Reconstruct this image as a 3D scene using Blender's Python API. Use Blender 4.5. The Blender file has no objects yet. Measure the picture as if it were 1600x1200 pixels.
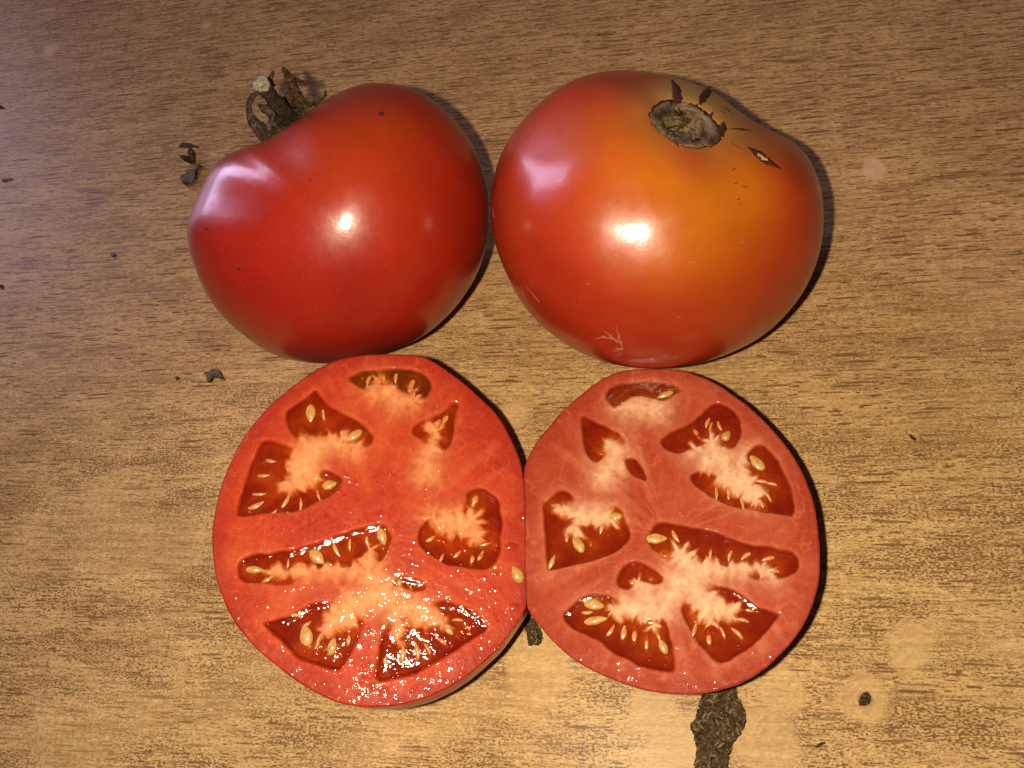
import bpy, math, random
import numpy as np
from mathutils import Vector, Matrix
from mathutils.bvhtree import BVHTree
from mathutils.geometry import delaunay_2d_cdt

random.seed(7); RNG = np.random.default_rng(7)
scene = bpy.context.scene
COL = scene.collection
S = 0.001                                   # all lengths below are millimetres

# ------------------------------------------------------------------ camera
F = 1300.0                                  # focal length in photo pixels (1600 wide)
H = 205.0                                   # height of the lens above the table, mm
CAM = np.array([0.0, 0.0, H])
_d = np.array([262.0, -600.0, -F])          # straight down, seen from the tilted camera
_wz = -_d / np.linalg.norm(_d)
_wx = np.array([1.0, 0, 0]) - _wz * _wz[0]; _wx /= np.linalg.norm(_wx)
_wy = np.cross(_wz, _wx)
M = np.array([_wx, _wy, _wz])               # camera axes -> world axes

cam_d = bpy.data.cameras.new("camera"); cam = bpy.data.objects.new("camera", cam_d); COL.objects.link(cam)
cam_d.sensor_width = 36.0; cam_d.lens = 36.0 * F / 1600.0
cam_d.clip_start = 0.005; cam_d.clip_end = 20
mw = Matrix([[M[0][0], M[0][1], M[0][2], 0], [M[1][0], M[1][1], M[1][2], 0], [M[2][0], M[2][1], M[2][2], H * S], [0, 0, 0, 1]])
cam.matrix_world = mw
scene.camera = cam

# ------------------------------------------------------------------ light
world = bpy.data.worlds.new("World"); scene.world = world; world.use_nodes = True
bg = world.node_tree.nodes["Background"]
bg.inputs[0].default_value = (0.80, 0.76, 1.0, 1); bg.inputs[1].default_value = 0.03

FLASH = CAM + M @ np.array([-15.5, 1.0, 2.0])
fl = bpy.data.lights.new("phone_flash", 'POINT'); flo = bpy.data.objects.new("phone_flash", fl); COL.objects.link(flo)
fl.energy = 2.45; fl.color = (1.0, 0.84, 0.61); fl.shadow_soft_size = 0.0022
flo.location = Vector(FLASH * S)

WIN_DIR = np.array([-0.76, 0.54, 0.37]); WIN_DIR /= np.linalg.norm(WIN_DIR)
wl = bpy.data.lights.new("window_light", 'AREA'); wo = bpy.data.objects.new("window_light", wl); COL.objects.link(wo)
wl.shape = 'RECTANGLE'; wl.size = 0.56; wl.size_y = 1.55
wl.energy = 29.0; wl.color = (0.72, 0.66, 1.0)
wo.location = Vector(np.array([-60, 110, 20]) * S) + Vector(WIN_DIR) * 2.4
wo.rotation_euler = Vector(-WIN_DIR).to_track_quat('-Z', 'Y').to_euler()

scene.view_settings.view_transform = 'Standard'; scene.view_settings.look = 'None'
scene.view_settings.exposure = 0.0; scene.view_settings.gamma = 1.0

# ------------------------------------------------------------------ projection helpers (photo pixel <-> place)
def rays(px, py):
    px = np.asarray(px, float); py = np.asarray(py, float)
    c = np.stack([(px - 800) / F, -(py - 600) / F, -np.ones_like(px)], -1)
    d = c @ M.T
    return d / np.linalg.norm(d, axis=-1, keepdims=True)
def proj(P):
    c = (np.asarray(P) - CAM) @ M
    return np.stack([800 + F * c[..., 0] / -c[..., 2], 600 - F * c[..., 1] / -c[..., 2]], -1)
def on_plane(px, py, p0, n):
    d = rays(px, py); t = ((p0 - CAM) @ n) / (d @ n)
    return CAM + d * t[..., None]
ZUP = np.array([0, 0, 1.0])
def on_table(px, py, z=0.0): return on_plane(np.asarray(px, float), np.asarray(py, float), np.array([0, 0, z]), ZUP)

# ------------------------------------------------------------------ noise
def _hash(ix, iy, iz, seed):
    n = (ix.astype(np.int64) * 374761393 + iy.astype(np.int64) * 668265263 + iz.astype(np.int64) * 2147483647 + seed * 974634777) & 0xffffffff
    n = ((n ^ (n >> 13)) * 1274126177) & 0xffffffff
    n = (n ^ (n >> 16)) & 0xffffffff
    return n / 4294967295.0
def vnoise(P, seed=0):
    P = np.asarray(P, float)
    if P.shape[-1] == 2: P = np.concatenate([P, np.zeros(P.shape[:-1] + (1,))], -1)
    f = np.floor(P); u = P - f; u = u * u * (3 - 2 * u); r = 0
    for dx in (0, 1):
        for dy in (0, 1):
            for dz in (0, 1):
                w = (u[..., 0] if dx else 1 - u[..., 0]) * (u[..., 1] if dy else 1 - u[..., 1]) * (u[..., 2] if dz else 1 - u[..., 2])
                r = r + w * _hash(f[..., 0] + dx, f[..., 1] + dy, f[..., 2] + dz, seed)
    return r
def fbm(P, o=4, seed=0):
    r = 0; a = 0.5; t = 0; P = np.asarray(P, float)
    for i in range(o):
        r = r + a * vnoise(P * 2 ** i + 17.3 * i, seed + i); t += a; a *= 0.5
    return r / t
def sstep(a, b, x):
    t = np.clip((x - a) / (b - a), 0, 1); return t * t * (3 - 2 * t)
def lerp(a, b, t): return a + (b - a) * t
def seg_dist(P, pts, closed=False):
    pts = np.asarray(pts, float); best = np.full(len(P), 1e9); tt = np.zeros(len(P))
    n = len(pts); m = n if closed else n - 1
    for i in range(m):
        a = pts[i]; b = pts[(i + 1) % n]; ab = b - a
        t = np.clip(((P - a) @ ab) / max(ab @ ab, 1e-9), 0, 1)
        d = np.linalg.norm(P - (a + t[:, None] * ab), axis=1)
        k = d < best; best[k] = d[k]; tt[k] = (i + t[k]) / max(m, 1)
    return best, tt
def inside(P, poly):
    poly = np.asarray(poly, float); r = np.zeros(len(P), bool); n = len(poly)
    for i in range(n):
        x1, y1 = poly[i]; x2, y2 = poly[(i + 1) % n]
        if y1 == y2: continue
        c = ((y1 > P[:, 1]) != (y2 > P[:, 1])) & (P[:, 0] < (x2 - x1) * (P[:, 1] - y1) / (y2 - y1) + x1)
        r ^= c
    return r
def sdf(P, poly):                            # > 0 inside, in pixels
    d, _ = seg_dist(P, poly, True); return np.where(inside(P, poly), d, -d)
def smooth_poly(pts, it=2):
    p = np.asarray(pts, float)
    for _ in range(it):
        q = np.roll(p, -1, 0); a = 0.75 * p + 0.25 * q; b = 0.25 * p + 0.75 * q
        p = np.empty((2 * len(a), 2)); p[0::2] = a; p[1::2] = b
    return p

# ------------------------------------------------------------------ objects
def mesh_obj(name, V, faces, mat, parent=None, colors=None, smooth=True, **props):
    me = bpy.data.meshes.new(name)
    base = np.array(parent["_base"]) if parent is not None and "_base" in parent.keys() else np.zeros(3)
    W = (np.asarray(V, float) - base) * S
    me.from_pydata(W.tolist(), [], faces if isinstance(faces, list) else faces.tolist())
    me.update()
    if smooth: me.polygons.foreach_set("use_smooth", [True] * len(me.polygons))
    if colors is not None:
        at = me.color_attributes.new("pigment", 'FLOAT_COLOR', 'POINT')
        c = np.ones((len(V), 4), np.float32); colors = np.asarray(colors); c[:, :colors.shape[-1]] = colors; at.data.foreach_set("color", c.ravel())
    me.materials.append(mat)
    o = bpy.data.objects.new(name, me); COL.objects.link(o)
    if parent is not None:
        o.parent = parent; o["_base"] = list(map(float, base))
    for k, v in props.items(): o[k] = v
    return o
def thing(name, label, cat, base, group=None):
    o = bpy.data.objects.new(name, None); COL.objects.link(o); o.empty_display_size = 0.01
    o.location = Vector(np.asarray(base) * S); o["_base"] = list(map(float, base))
    o["label"] = label; o["category"] = cat
    if group: o["group"] = group
    return o
def tag(o, label, cat, group=None):
    o["label"] = label; o["category"] = cat
    if group: o["group"] = group
    return o
def grid_faces(nr, nc, wrap=True, off=0):
    r = np.arange(nr - 1)[:, None]; c = np.arange(nc if wrap else nc - 1)[None, :]; c2 = (c + 1) % nc
    return np.stack([off + r * nc + c, off + (r + 1) * nc + c, off + (r + 1) * nc + c2, off + r * nc + c2], -1).reshape(-1, 4)
def tube(path, rad, n=10, rough=0.0, flat=1.0, seed=1):
    path = np.asarray(path, float); k = len(path); rad = np.broadcast_to(rad, k) if np.ndim(rad) else np.full(k, rad)
    V = []; T = np.gradient(path, axis=0); T /= np.linalg.norm(T, axis=1, keepdims=True)
    up = np.array([0.3, 0.2, 1.0]); A = np.cross(T, up); A /= np.linalg.norm(A, axis=1, keepdims=True); B = np.cross(T, A)
    for i in range(k):
        for j in range(n):
            a = 2 * math.pi * j / n
            rr = rad[i] * (1 + rough * (vnoise(np.array([[i * 0.9, j * 1.3, seed * 7.0]]), seed)[0] - 0.5) * 2)
            V.append(path[i] + rr * (math.cos(a) * A[i] + flat * math.sin(a) * B[i]))
    Fs = [tuple(f) for f in grid_faces(k, n).tolist()]
    V.append(path[0]); V.append(path[-1]); a, b = len(V) - 2, len(V) - 1
    for j in range(n):
        Fs.append((a, j, (j + 1) % n)); Fs.append((b, (k - 1) * n + (j + 1) % n, (k - 1) * n + j))
    return np.array(V), Fs
def resample(pts, n):
    p = np.asarray(pts, float); d = np.r_[0, np.cumsum(np.linalg.norm(np.diff(p, axis=0), axis=1))]
    t = np.linspace(0, d[-1], n); return np.stack([np.interp(t, d, p[:, i]) for i in range(p.shape[1])], 1)
def spline(pts, n):
    p = np.asarray(pts, float)
    for _ in range(3):
        q = [p[0]]
        for a, b in zip(p[:-1], p[1:]): q += [0.75 * a + 0.25 * b, 0.25 * a + 0.75 * b]
        q.append(p[-1]); p = np.array(q)
    return resample(p, n)

# ------------------------------------------------------------------ materials
class NT:
    def __init__(s, name):
        s.m = bpy.data.materials.new(name); s.m.use_nodes = True; s.t = s.m.node_tree; s.n = s.t.nodes
        for x in list(s.n): s.n.remove(x)
        s.out = s.n.new("ShaderNodeOutputMaterial"); s._tc = None
    def new(s, typ, **kw):
        x = s.n.new(typ)
        for k, v in kw.items(): setattr(x, k, v)
        return x
    def link(s, a, b): s.t.links.new(a, b)
    def put(s, sock, v):
        if hasattr(v, "is_linked") or hasattr(v, "links"): s.link(v, sock)
        else: sock.default_value = v
    def pos(s, scale=(1000, 1000, 1000), loc=(0, 0, 0)):         # position in millimetres
        if s._tc is None: s._tc = s.new("ShaderNodeNewGeometry")
        mp = s.new("ShaderNodeMapping"); s.link(s._tc.outputs["Position"], mp.inputs[0])
        mp.inputs["Scale"].default_value = scale; mp.inputs["Location"].default_value = loc
        return mp.outputs[0]
    def noise(s, vec, scale, detail=3, rough=0.55, dist=0.0, col=False):
        x = s.new("ShaderNodeTexNoise"); s.link(vec, x.inputs["Vector"]); x.inputs["Scale"].default_value = scale
        x.inputs["Detail"].default_value = detail; x.inputs["Roughness"].default_value = rough; x.inputs["Distortion"].default_value = dist
        return x.outputs["Color" if col else "Fac"]
    def vor(s, vec, scale, feature='F1', out="Distance"):
        x = s.new("ShaderNodeTexVoronoi"); x.feature = feature; s.link(vec, x.inputs["Vector"]); x.inputs["Scale"].default_value = scale
        return x.outputs[out]
    def math(s, op, a, b=0.0, clamp=False):
        x = s.new("ShaderNodeMath"); x.operation = op; x.use_clamp = clamp; s.put(x.inputs[0], a); s.put(x.inputs[1], b); return x.outputs[0]
    def ramp(s, v, a, b, lo=0.0, hi=1.0):
        x = s.new("ShaderNodeMapRange"); x.interpolation_type = 'SMOOTHSTEP'; s.put(x.inputs[0], v)
        x.inputs[1].default_value = a; x.inputs[2].default_value = b; x.inputs[3].default_value = lo; x.inputs[4].default_value = hi
        return x.outputs[0]
    def mix(s, f, a, b, mode='MIX'):
        x = s.new("ShaderNodeMix"); x.data_type = 'RGBA'; x.blend_type = mode; s.put(x.inputs[0], f)
        s.put(x.inputs[6], a if not isinstance(a, tuple) else (*a[:3], 1)); s.put(x.inputs[7], b if not isinstance(b, tuple) else (*b[:3], 1))
        return x.outputs[2]
    def bump(s, h, dist, strength=1.0, normal=None):
        x = s.new("ShaderNodeBump"); s.put(x.inputs["Height"], h); x.inputs["Distance"].default_value = dist; x.inputs["Strength"].default_value = strength
        if normal is not None: s.link(normal, x.inputs["Normal"])
        return x.outputs[0]
    def attr(s, name="pigment"):
        x = s.new("ShaderNodeAttribute"); x.attribute_name = name; return x.outputs["Color"]
    def pbsdf(s, **kw):
        x = s.new("ShaderNodeBsdfPrincipled")
        for k, v in kw.items():
            s.put(x.inputs[k], v if not (isinstance(v, tuple) and len(v) == 3 and k not in ("Subsurface Radius",)) else (*v, 1))
        s.link(x.outputs[0], s.out.inputs[0]); return x

def mat_skin(name):
    t = NT(name); p = t.pos()
    c = t.attr()
    c = t.mix(t.ramp(t.noise(p, 0.07, 4), 0.3, 0.75), t.mix(1.0, c, (0.86, 0.80, 0.8), 'MULTIPLY'), c)
    sp = t.ramp(t.noise(p, 2.2, 2), 0.66, 0.78)                   # tiny pale flecks of the skin
    c = t.mix(t.math('MULTIPLY', sp, 0.30), c, (0.75, 0.22, 0.07))
    dk = t.ramp(t.vor(p, 0.16), 0.045, 0.02)
    dk2 = t.math('MULTIPLY', dk, t.ramp(t.noise(p, 0.09, 1), 0.5, 0.6))
    c = t.mix(t.math('MULTIPLY', dk2, 0.6), c, (0.10, 0.02, 0.008))
    sc = t.ramp(t.noise(t.pos((250, 2400, 900)), 0.9, 2), 0.74, 0.80)   # faint scratches
    c = t.mix(t.math('MULTIPLY', sc, 0.16), c, (0.85, 0.45, 0.25))
    b = t.bump(t.noise(p, 3.5, 2), 0.000014, 1.0)
    b2 = t.bump(t.noise(p, 0.3, 2), 0.00006, 0.6, b)
    t.pbsdf(**{"Base Color": c, "Roughness": t.ramp(t.noise(p, 0.5, 3), 0.2, 0.8, 0.31, 0.40), "Normal": b2, "IOR": 1.45,
               "Subsurface Weight": 0.25, "Subsurface Radius": (1.0, 0.25, 0.1), "Subsurface Scale": 0.0015,
               "Coat Weight": 0.40, "Coat Roughness": 0.15, "Coat Normal": b2})
    return t.m

def mat_flesh(name, wet):
    t = NT(name); p = t.pos()
    c = t.attr()
    v = t.ramp(t.noise(p, 0.55, 5, 0.65), 0.25, 0.75)
    c = t.mix(v, t.mix(1.0, c, (0.88, 0.78, 0.76), 'MULTIPLY'), t.mix(1.0, c, (1.08, 1.16, 1.12), 'MULTIPLY'))
    cell = t.vor(p, 1.5)
    c = t.mix(t.math('MULTIPLY', t.ramp(cell, 0.2, 0.6), 0.07), c, (0.60, 0.20, 0.10))
    g = t.noise(p, 1.1, 1, 0.5); g2 = t.noise(p, 4.2, 2)
    b = t.bump(g, 0.00010 if wet else 0.00008, 1.0)
    b = t.bump(g2, 0.000022 if wet else 0.000035, 1.0, b)
    wetm = t.ramp(t.noise(p, 0.12, 3), 0.35, 0.65)
    ra = t.ramp(wetm, 0, 1, 0.50 if wet else 0.55, 0.36 if wet else 0.42)
    bead = t.ramp(t.vor(p, 0.62), 0.46, 0.34)                       # little beads and films of juice
    bead = t.math('MULTIPLY', bead, t.ramp(t.noise(p, 0.16, 3), 0.42, 0.54))
    cb = t.bump(t.noise(p, 0.95, 2, 0.5), 0.00020 if wet else 0.00014, 1.0)
    t.pbsdf(**{"Base Color": c, "Roughness": ra, "Normal": b, "IOR": 1.36, "Specular IOR Level": 0.12,
               "Subsurface Weight": 0.6, "Subsurface Radius": (1.0, 0.30, 0.15), "Subsurface Scale": 0.0020,
               "Coat Weight": t.math('MULTIPLY', bead, 1.0 if wet else 0.28), "Coat Roughness": 0.07, "Coat IOR": 1.5, "Coat Normal": cb})
    return t.m

def mat_gel(name, tint, tint2, wob=0.55):
    t = NT(name); p = t.pos()
    col = t.mix(t.ramp(t.noise(p, 0.16, 3), 0.35, 0.65), tint, tint2)
    b = t.bump(t.noise(p, 0.4, 2), 0.00035 * wob, 1.0)
    b = t.bump(t.noise(p, 2.2, 2), 0.00004 * wob, 1.0, b)
    at = t.attr(); sp_ = t.new('ShaderNodeSeparateColor'); t.link(at, sp_.inputs[0]); dpt = sp_.outputs[0]
    col = t.mix(dpt, (0.99, 0.97, 0.95), col)
    tr = t.new("ShaderNodeBsdfTransparent"); t.link(col, tr.inputs[0])
    di = t.new("ShaderNodeBsdfDiffuse"); di.inputs[0].default_value = (0.20, 0.018, 0.006, 1)
    gl = t.new("ShaderNodeBsdfGlossy"); gl.inputs["Roughness"].default_value = 0.07; t.link(b, gl.inputs["Normal"])
    fr = t.new("ShaderNodeFresnel"); fr.inputs[0].default_value = 1.36; t.link(b, fr.inputs["Normal"])
    m0 = t.new("ShaderNodeMixShader"); t.link(t.math('MULTIPLY', dpt, 0.22), m0.inputs[0]); t.link(tr.outputs[0], m0.inputs[1]); t.link(di.outputs[0], m0.inputs[2])
    m1 = t.new("ShaderNodeMixShader"); t.link(fr.outputs[0], m1.inputs[0]); t.link(m0.outputs[0], m1.inputs[1]); t.link(gl.outputs[0], m1.inputs[2])
    t.link(m1.outputs[0], t.out.inputs[0])
    return t.m

def mat_simple(name, c1, c2, scale, rough=0.5, bump=0.0003, strength=0.6, sss=0.0, coat=0.0, third=None):
    t = NT(name); p = t.pos()
    c = t.mix(t.ramp(t.noise(p, scale, 4, 0.6), 0.35, 0.65), c1, c2)
    if third: c = t.mix(t.ramp(t.noise(p, scale * 2.3, 2), 0.60, 0.68), c, third)
    kw = {"Base Color": c, "Roughness": rough, "Normal": t.bump(t.noise(p, scale * 2, 4), bump, strength), "Coat Weight": coat, "Coat Roughness": 0.1, "Specular IOR Level": 0.12 if rough >= 0.6 else 0.4}
    if sss: kw.update({"Subsurface Weight": sss, "Subsurface Radius": (1.0, 0.6, 0.3), "Subsurface Scale": 0.001})
    t.pbsdf(**kw); return t.m

def blob_field(t, pts, warp=2.0):
    """1 inside worn blobs of the laminate, fading out; points as (x mm, y mm, radius mm)"""
    w = t.noise(t.pos(), 0.12, 4, 0.6, col=True)
    vm = t.new("ShaderNodeVectorMath"); vm.operation = 'MULTIPLY_ADD'; t.link(w, vm.inputs[0]); vm.inputs[1].default_value = (warp * 2, warp * 2, 0)
    t.link(t.pos(), vm.inputs[2]); out = None
    for x, y, r in pts:
        d = t.new("ShaderNodeVectorMath"); d.operation = 'DISTANCE'; t.link(vm.outputs[0], d.inputs[0]); d.inputs[1].default_value = (x + warp, y + warp, 0)
        f = t.ramp(d.outputs["Value"], r * 1.25, r * 0.75)
        out = f if out is None else t.math('MAXIMUM', out, f)
    return out

def mat_table():
    t = NT("oak_laminate")
    def P(x, y): q = on_table([x], [y])[0]; return q[0], q[1]
    # gentle waviness of the grain
    wv = t.noise(t.pos((6, 22, 1)), 1.0, 3)
    sep = t.new("ShaderNodeSeparateXYZ"); t.link(t.pos(), sep.inputs[0])
    yy = t.math('ADD', sep.outputs[1], t.math('ADD', t.math('MULTIPLY', wv, 6.0), t.math('MULTIPLY', sep.outputs[0], 0.05)))
    cmb = t.new("ShaderNodeCombineXYZ"); t.link(sep.outputs[0], cmb.inputs[0]); t.link(yy, cmb.inputs[1])
    def g(sx, sy, scale, detail, rough=0.5, loc=(0, 0, 0)):
        mp = t.new("ShaderNodeMapping"); t.link(cmb.outputs[0], mp.inputs[0]); mp.inputs["Scale"].default_value = (sx, sy, 1); mp.inputs["Location"].default_value = loc
        return t.noise(mp.outputs[0], scale, detail, rough)
    wear = t.ramp(sep.outputs[1], 165.0, 45.0)                       # more rubbed towards the front of the table
    wear = t.math('ADD', wear, t.ramp(t.noise(t.pos(), 0.02, 3), 0.3, 0.7, -0.25, 0.25), True)
    long_ = g(0.05, 1.05, 1.0, 2.2, 0.6)
    dash = g(0.22, 1.75, 1.0, 2.0, 0.6, (3, 9, 0))
    speck = g(1.35, 2.6, 1.0, 2.5, 0.65, (9, 2, 0))
    dens = g(0.035, 0.11, 1.0, 3, 0.6, (5, 1, 0))                     # bands with more and with fewer pores
    thr = t.ramp(dens, 0.35, 0.65, 0.022, -0.045)
    l1 = t.ramp(t.math('SUBTRACT', long_, thr), 0.56, 0.60)
    l2 = t.ramp(t.math('SUBTRACT', dash, thr), 0.56, 0.60)
    s1 = t.ramp(t.math('SUBTRACT', speck, t.math('MULTIPLY', thr, 1.5)), 0.55, 0.60)
    def pore_cells(sx, sy, r0, keep, loc):                            # single drawn-out pores of the printed oak
        mp = t.new("ShaderNodeMapping"); t.link(cmb.outputs[0], mp.inputs[0]); mp.inputs["Scale"].default_value = (sx, sy, 1); mp.inputs["Location"].default_value = loc
        vo = t.new("ShaderNodeTexVoronoi"); vo.voronoi_dimensions = '2D'; t.link(mp.outputs[0], vo.inputs["Vector"]); vo.inputs["Scale"].default_value = 1.0
        sc_ = t.new("ShaderNodeSeparateColor"); t.link(vo.outputs["Color"], sc_.inputs[0])
        dd = t.math('ADD', vo.outputs["Distance"], t.math('MULTIPLY', t.math('SUBTRACT', 0.5, speck), 0.42))
        rr = t.math('MULTIPLY', t.ramp(sc_.outputs[0], 0.0, 1.0, 0.5, 1.25), r0)
        on = t.math('GREATER_THAN', t.math('SUBTRACT', sc_.outputs[1], t.math('MULTIPLY', thr, 5.0)), 1.0 - keep)
        return t.math('MULTIPLY', t.ramp(t.math('SUBTRACT', dd, rr), 0.045, -0.02), t.math('MULTIPLY', on, t.ramp(sc_.outputs[2], 0, 1, 0.55, 1.0)))
    pc = t.math('MAXIMUM', t.math('MAXIMUM', pore_cells(0.055, 0.78, 0.20, 0.78, (0, 0, 0)), pore_cells(0.12, 0.72, 0.16, 0.7, (7.3, 2.1, 0))), pore_cells(0.30, 1.25, 0.19, 0.55, (3.3, 5.1, 0)))
    brk = t.ramp(speck, 0.40, 0.54)
    lines = t.math('MULTIPLY', t.math('MAXIMUM', l1, t.math('MULTIPLY', l2, 0.85)), t.mix(wear, (1, 1, 1), brk))
    spk = t.math('MULTIPLY', s1, t.ramp(wear, 0, 1, 0.25, 1.0))
    pores = t.math('MAXIMUM', t.math('MAXIMUM', t.math('MULTIPLY', lines, 0.55), t.math('MULTIPLY', spk, 0.95)), t.math('MULTIPLY', pc, t.ramp(wear, 0.3, 1.0, 1.0, 0.92)))
    bare = t.ramp(t.noise(t.pos((16, 30, 1)), 1.0, 4, 0.6), 0.50, 0.64)      # places where the print is rubbed away
    pores = t.math('MULTIPLY', pores, t.math('SUBTRACT', 1.0, t.math('MULTIPLY', t.math('MULTIPLY', bare, wear), 0.5)))
    faint = g(0.045, 0.75, 1.0, 4, 0.65, (1, 4, 0))
    cloud = t.noise(t.pos(), 0.035, 4, 0.6)
    mott = t.noise(t.pos(), 0.55, 5, 0.7)
    basec = t.mix(wear, (0.55, 0.360, 0.175), (0.68, 0.490, 0.230))
    fine = t.noise(t.pos((700, 1900, 1)), 1.0, 4, 0.75)
    basec = t.mix(t.ramp(fine, 0.38, 0.62), t.mix(1.0, basec, (0.80, 0.74, 0.66), 'MULTIPLY'), basec)
    basec = t.mix(t.ramp(faint, 0.3, 0.7), t.mix(1.0, basec, (0.82, 0.74, 0.70), 'MULTIPLY'), basec)
    basec = t.mix(t.ramp(cloud, 0.35, 0.7), basec, t.mix(1.0, basec, (1.10, 1.08, 1.14), 'MULTIPLY'))
    basec = t.mix(t.ramp(mott, 0.3, 0.7), t.mix(1.0, basec, (0.84, 0.80, 0.76), 'MULTIPLY'), t.mix(1.0, basec, (1.07, 1.06, 1.04), 'MULTIPLY'))
    spots = [P(1365, 262) + (3.6,), P(1350, 1092) + (5.5,), P(78, 78) + (4.0,), P(322, 40) + (2.5,), P(1075, 1180) + (9.0,), P(1195, 1160) + (7,), P(840, 1040) + (8.0,),
             P(1225, 1085) + (5.0,), P(1420, 1010) + (5.0,), P(800, 650) + (4.0,), P(1020, 1110) + (6.0,)]
    blob = blob_field(t, spots, 3.2)
    dark = t.mix(wear, (0.135, 0.056, 0.022), (0.120, 0.052, 0.020))
    pores = t.math('MULTIPLY', pores, t.math('SUBTRACT', 1.0, t.math('MULTIPLY', blob, 0.8)))
    c = t.mix(t.math('MULTIPLY', pores, 0.92), basec, dark)
    pale = blob_field(t, [P(1365, 262) + (3.2,), P(78, 78) + (2.2,), P(710, 62) + (0.8,), P(322, 40) + (1.2,)], 2.4)
    c = t.mix(t.math('MULTIPLY', pale, 0.6), c, (0.56, 0.36, 0.23))
    c = t.mix(t.math('MULTIPLY', blob, 0.08), c, (0.68, 0.48, 0.25))
    halo = blob_field(t, [P(1352, 1092) + (1.7,)], 0.4)
    c = t.mix(t.math('MULTIPLY', halo, 0.4), c, (0.16, 0.13, 0.08))
    b = t.bump(pores, 0.00003, -1.0)
    b = t.bump(t.noise(t.pos((300, 1500, 1)), 0.9, 3), 0.000022, 1.0, b)
    t.pbsdf(**{"Base Color": c, "Roughness": t.ramp(mott, 0.3, 0.7, 0.30, 0.42), "Normal": b, "IOR": 1.45, "Specular IOR Level": 0.10})
    return t.m

M_SKIN = mat_skin("tomato_skin")
M_FLESH_WET = mat_flesh("wet_tomato_flesh", True)
M_FLESH_DRY = mat_flesh("tomato_flesh", False)
M_GEL = mat_gel("tomato_gel", (0.72, 0.42, 0.28), (0.92, 0.68, 0.42))
M_GEL_CALM = mat_gel("calm_tomato_gel", (0.72, 0.42, 0.28), (0.92, 0.68, 0.42), 0.28)
M_GEL_OLIVE = mat_gel("olive_tomato_gel", (0.62, 0.46, 0.22), (0.78, 0.60, 0.30))
M_SEED = mat_simple("seed_coat", (0.44, 0.20, 0.035), (0.56, 0.31, 0.09), 1.2, 0.35, 0.0002, 0.5, 0.3, 0.4)
M_SEED_OR = mat_simple("gel_covered_seed", (0.55, 0.17, 0.02), (0.60, 0.25, 0.05), 1.0, 0.3, 0.0002, 0.4, 0.3, 0.5)
M_FIBRE = mat_simple("seed_fibre", (0.50, 0.15, 0.03), (0.60, 0.28, 0.10), 1.0, 0.3, 0.0002, 0.4, 0.3, 0.5)
M_STEM = mat_simple("grey_brown_stem", (0.020, 0.014, 0.008), (0.060, 0.044, 0.024), 0.9, 0.75, 0.0008, 1.0, third=(0.11, 0.085, 0.055))
M_STEMEND = mat_simple("cut_stem_end", (0.3100, 0.2728, 0.2053), (0.1860, 0.1488, 0.0970), 1.6, 0.8, 0.0004, 0.9)
M_PITH = mat_simple("stem_pith", (0.2604, 0.2604, 0.0913), (0.3720, 0.3472, 0.1711), 2.0, 0.7, 0.0003, 0.8)
M_STAR = mat_simple('star_scar_tissue', (0.34, 0.075, 0.035), (0.46, 0.17, 0.10), 2.0, 0.6, 0.0003, 0.8)
M_SEPAL = mat_simple("dried_sepal", (0.022, 0.011, 0.005), (0.085, 0.048, 0.018), 1.1, 0.7, 0.0006, 1.0, third=(0.15, 0.11, 0.07))
M_SEPAL_P = mat_simple("dried_violet_sepal", (0.030, 0.017, 0.014), (0.085, 0.058, 0.050), 1.0, 0.65, 0.0005, 1.0, third=(0.22, 0.17, 0.15))
def mat_scar():
    t = NT("corky_stem_scar"); p = t.pos()
    t.pbsdf(**{"Base Color": t.mix(t.ramp(t.noise(p, 2.0, 4, .7), .3, .7), t.mix(1.0, t.attr(), (.6, .55, .5), 'MULTIPLY'), t.attr()), "Roughness": 0.85, "Specular IOR Level": 0.12,
               "Normal": t.bump(t.noise(p, 1.4, 5, 0.7), 0.0006, 1.0)}); return t.m
M_SCAR = mat_scar()
M_SCARC = mat_simple("pale_scar_centre", (0.11, 0.072, 0.024), (0.22, 0.17, 0.06), 1.0, 0.85, 0.0010, 1.0)
M_CRACK = mat_simple("brown_corky_crack", (0.0496, 0.0136, 0.0057), (0.0930, 0.0341, 0.0160), 1.2, 0.8, 0.0006, 1.0)
M_PALE = mat_simple("healed_pale_tissue", (0.3844, 0.2108, 0.0970), (0.4650, 0.3100, 0.1711), 2.0, 0.6, 0.0004, 0.8)
M_DEBRIS = mat_simple("dry_brown_leaf", (0.0465, 0.0236, 0.0114), (0.0806, 0.0465, 0.0257), 1.5, 0.7, 0.0004, 0.8)
M_DEBRIS_G = mat_simple("dry_grey_leaf", (0.0868, 0.0651, 0.0485), (0.1612, 0.1302, 0.1027), 1.2, 0.7, 0.0004, 0.8)
M_CHIP = mat_simple("chipboard_flake", (0.070, 0.042, 0.020), (0.125, 0.082, 0.042), 1.0, 0.8, 0.0004, 0.9)
M_CHIP_D = mat_simple("dark_chipboard", (0.035, 0.020, 0.010), (0.080, 0.048, 0.024), 0.9, 0.9, 0.0008, 1.0)
M_CHIP_L = mat_simple("pale_chipboard_flake", (0.26, 0.19, 0.10), (0.18, 0.12, 0.06), 1.0, 0.75, 0.0003, 0.9)
M_BLUE = mat_simple("dark_blue_speck", (0.02, 0.02, 0.07), (0.03, 0.03, 0.12), 3.0, 0.5)
M_TABLE = mat_table()
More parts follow.
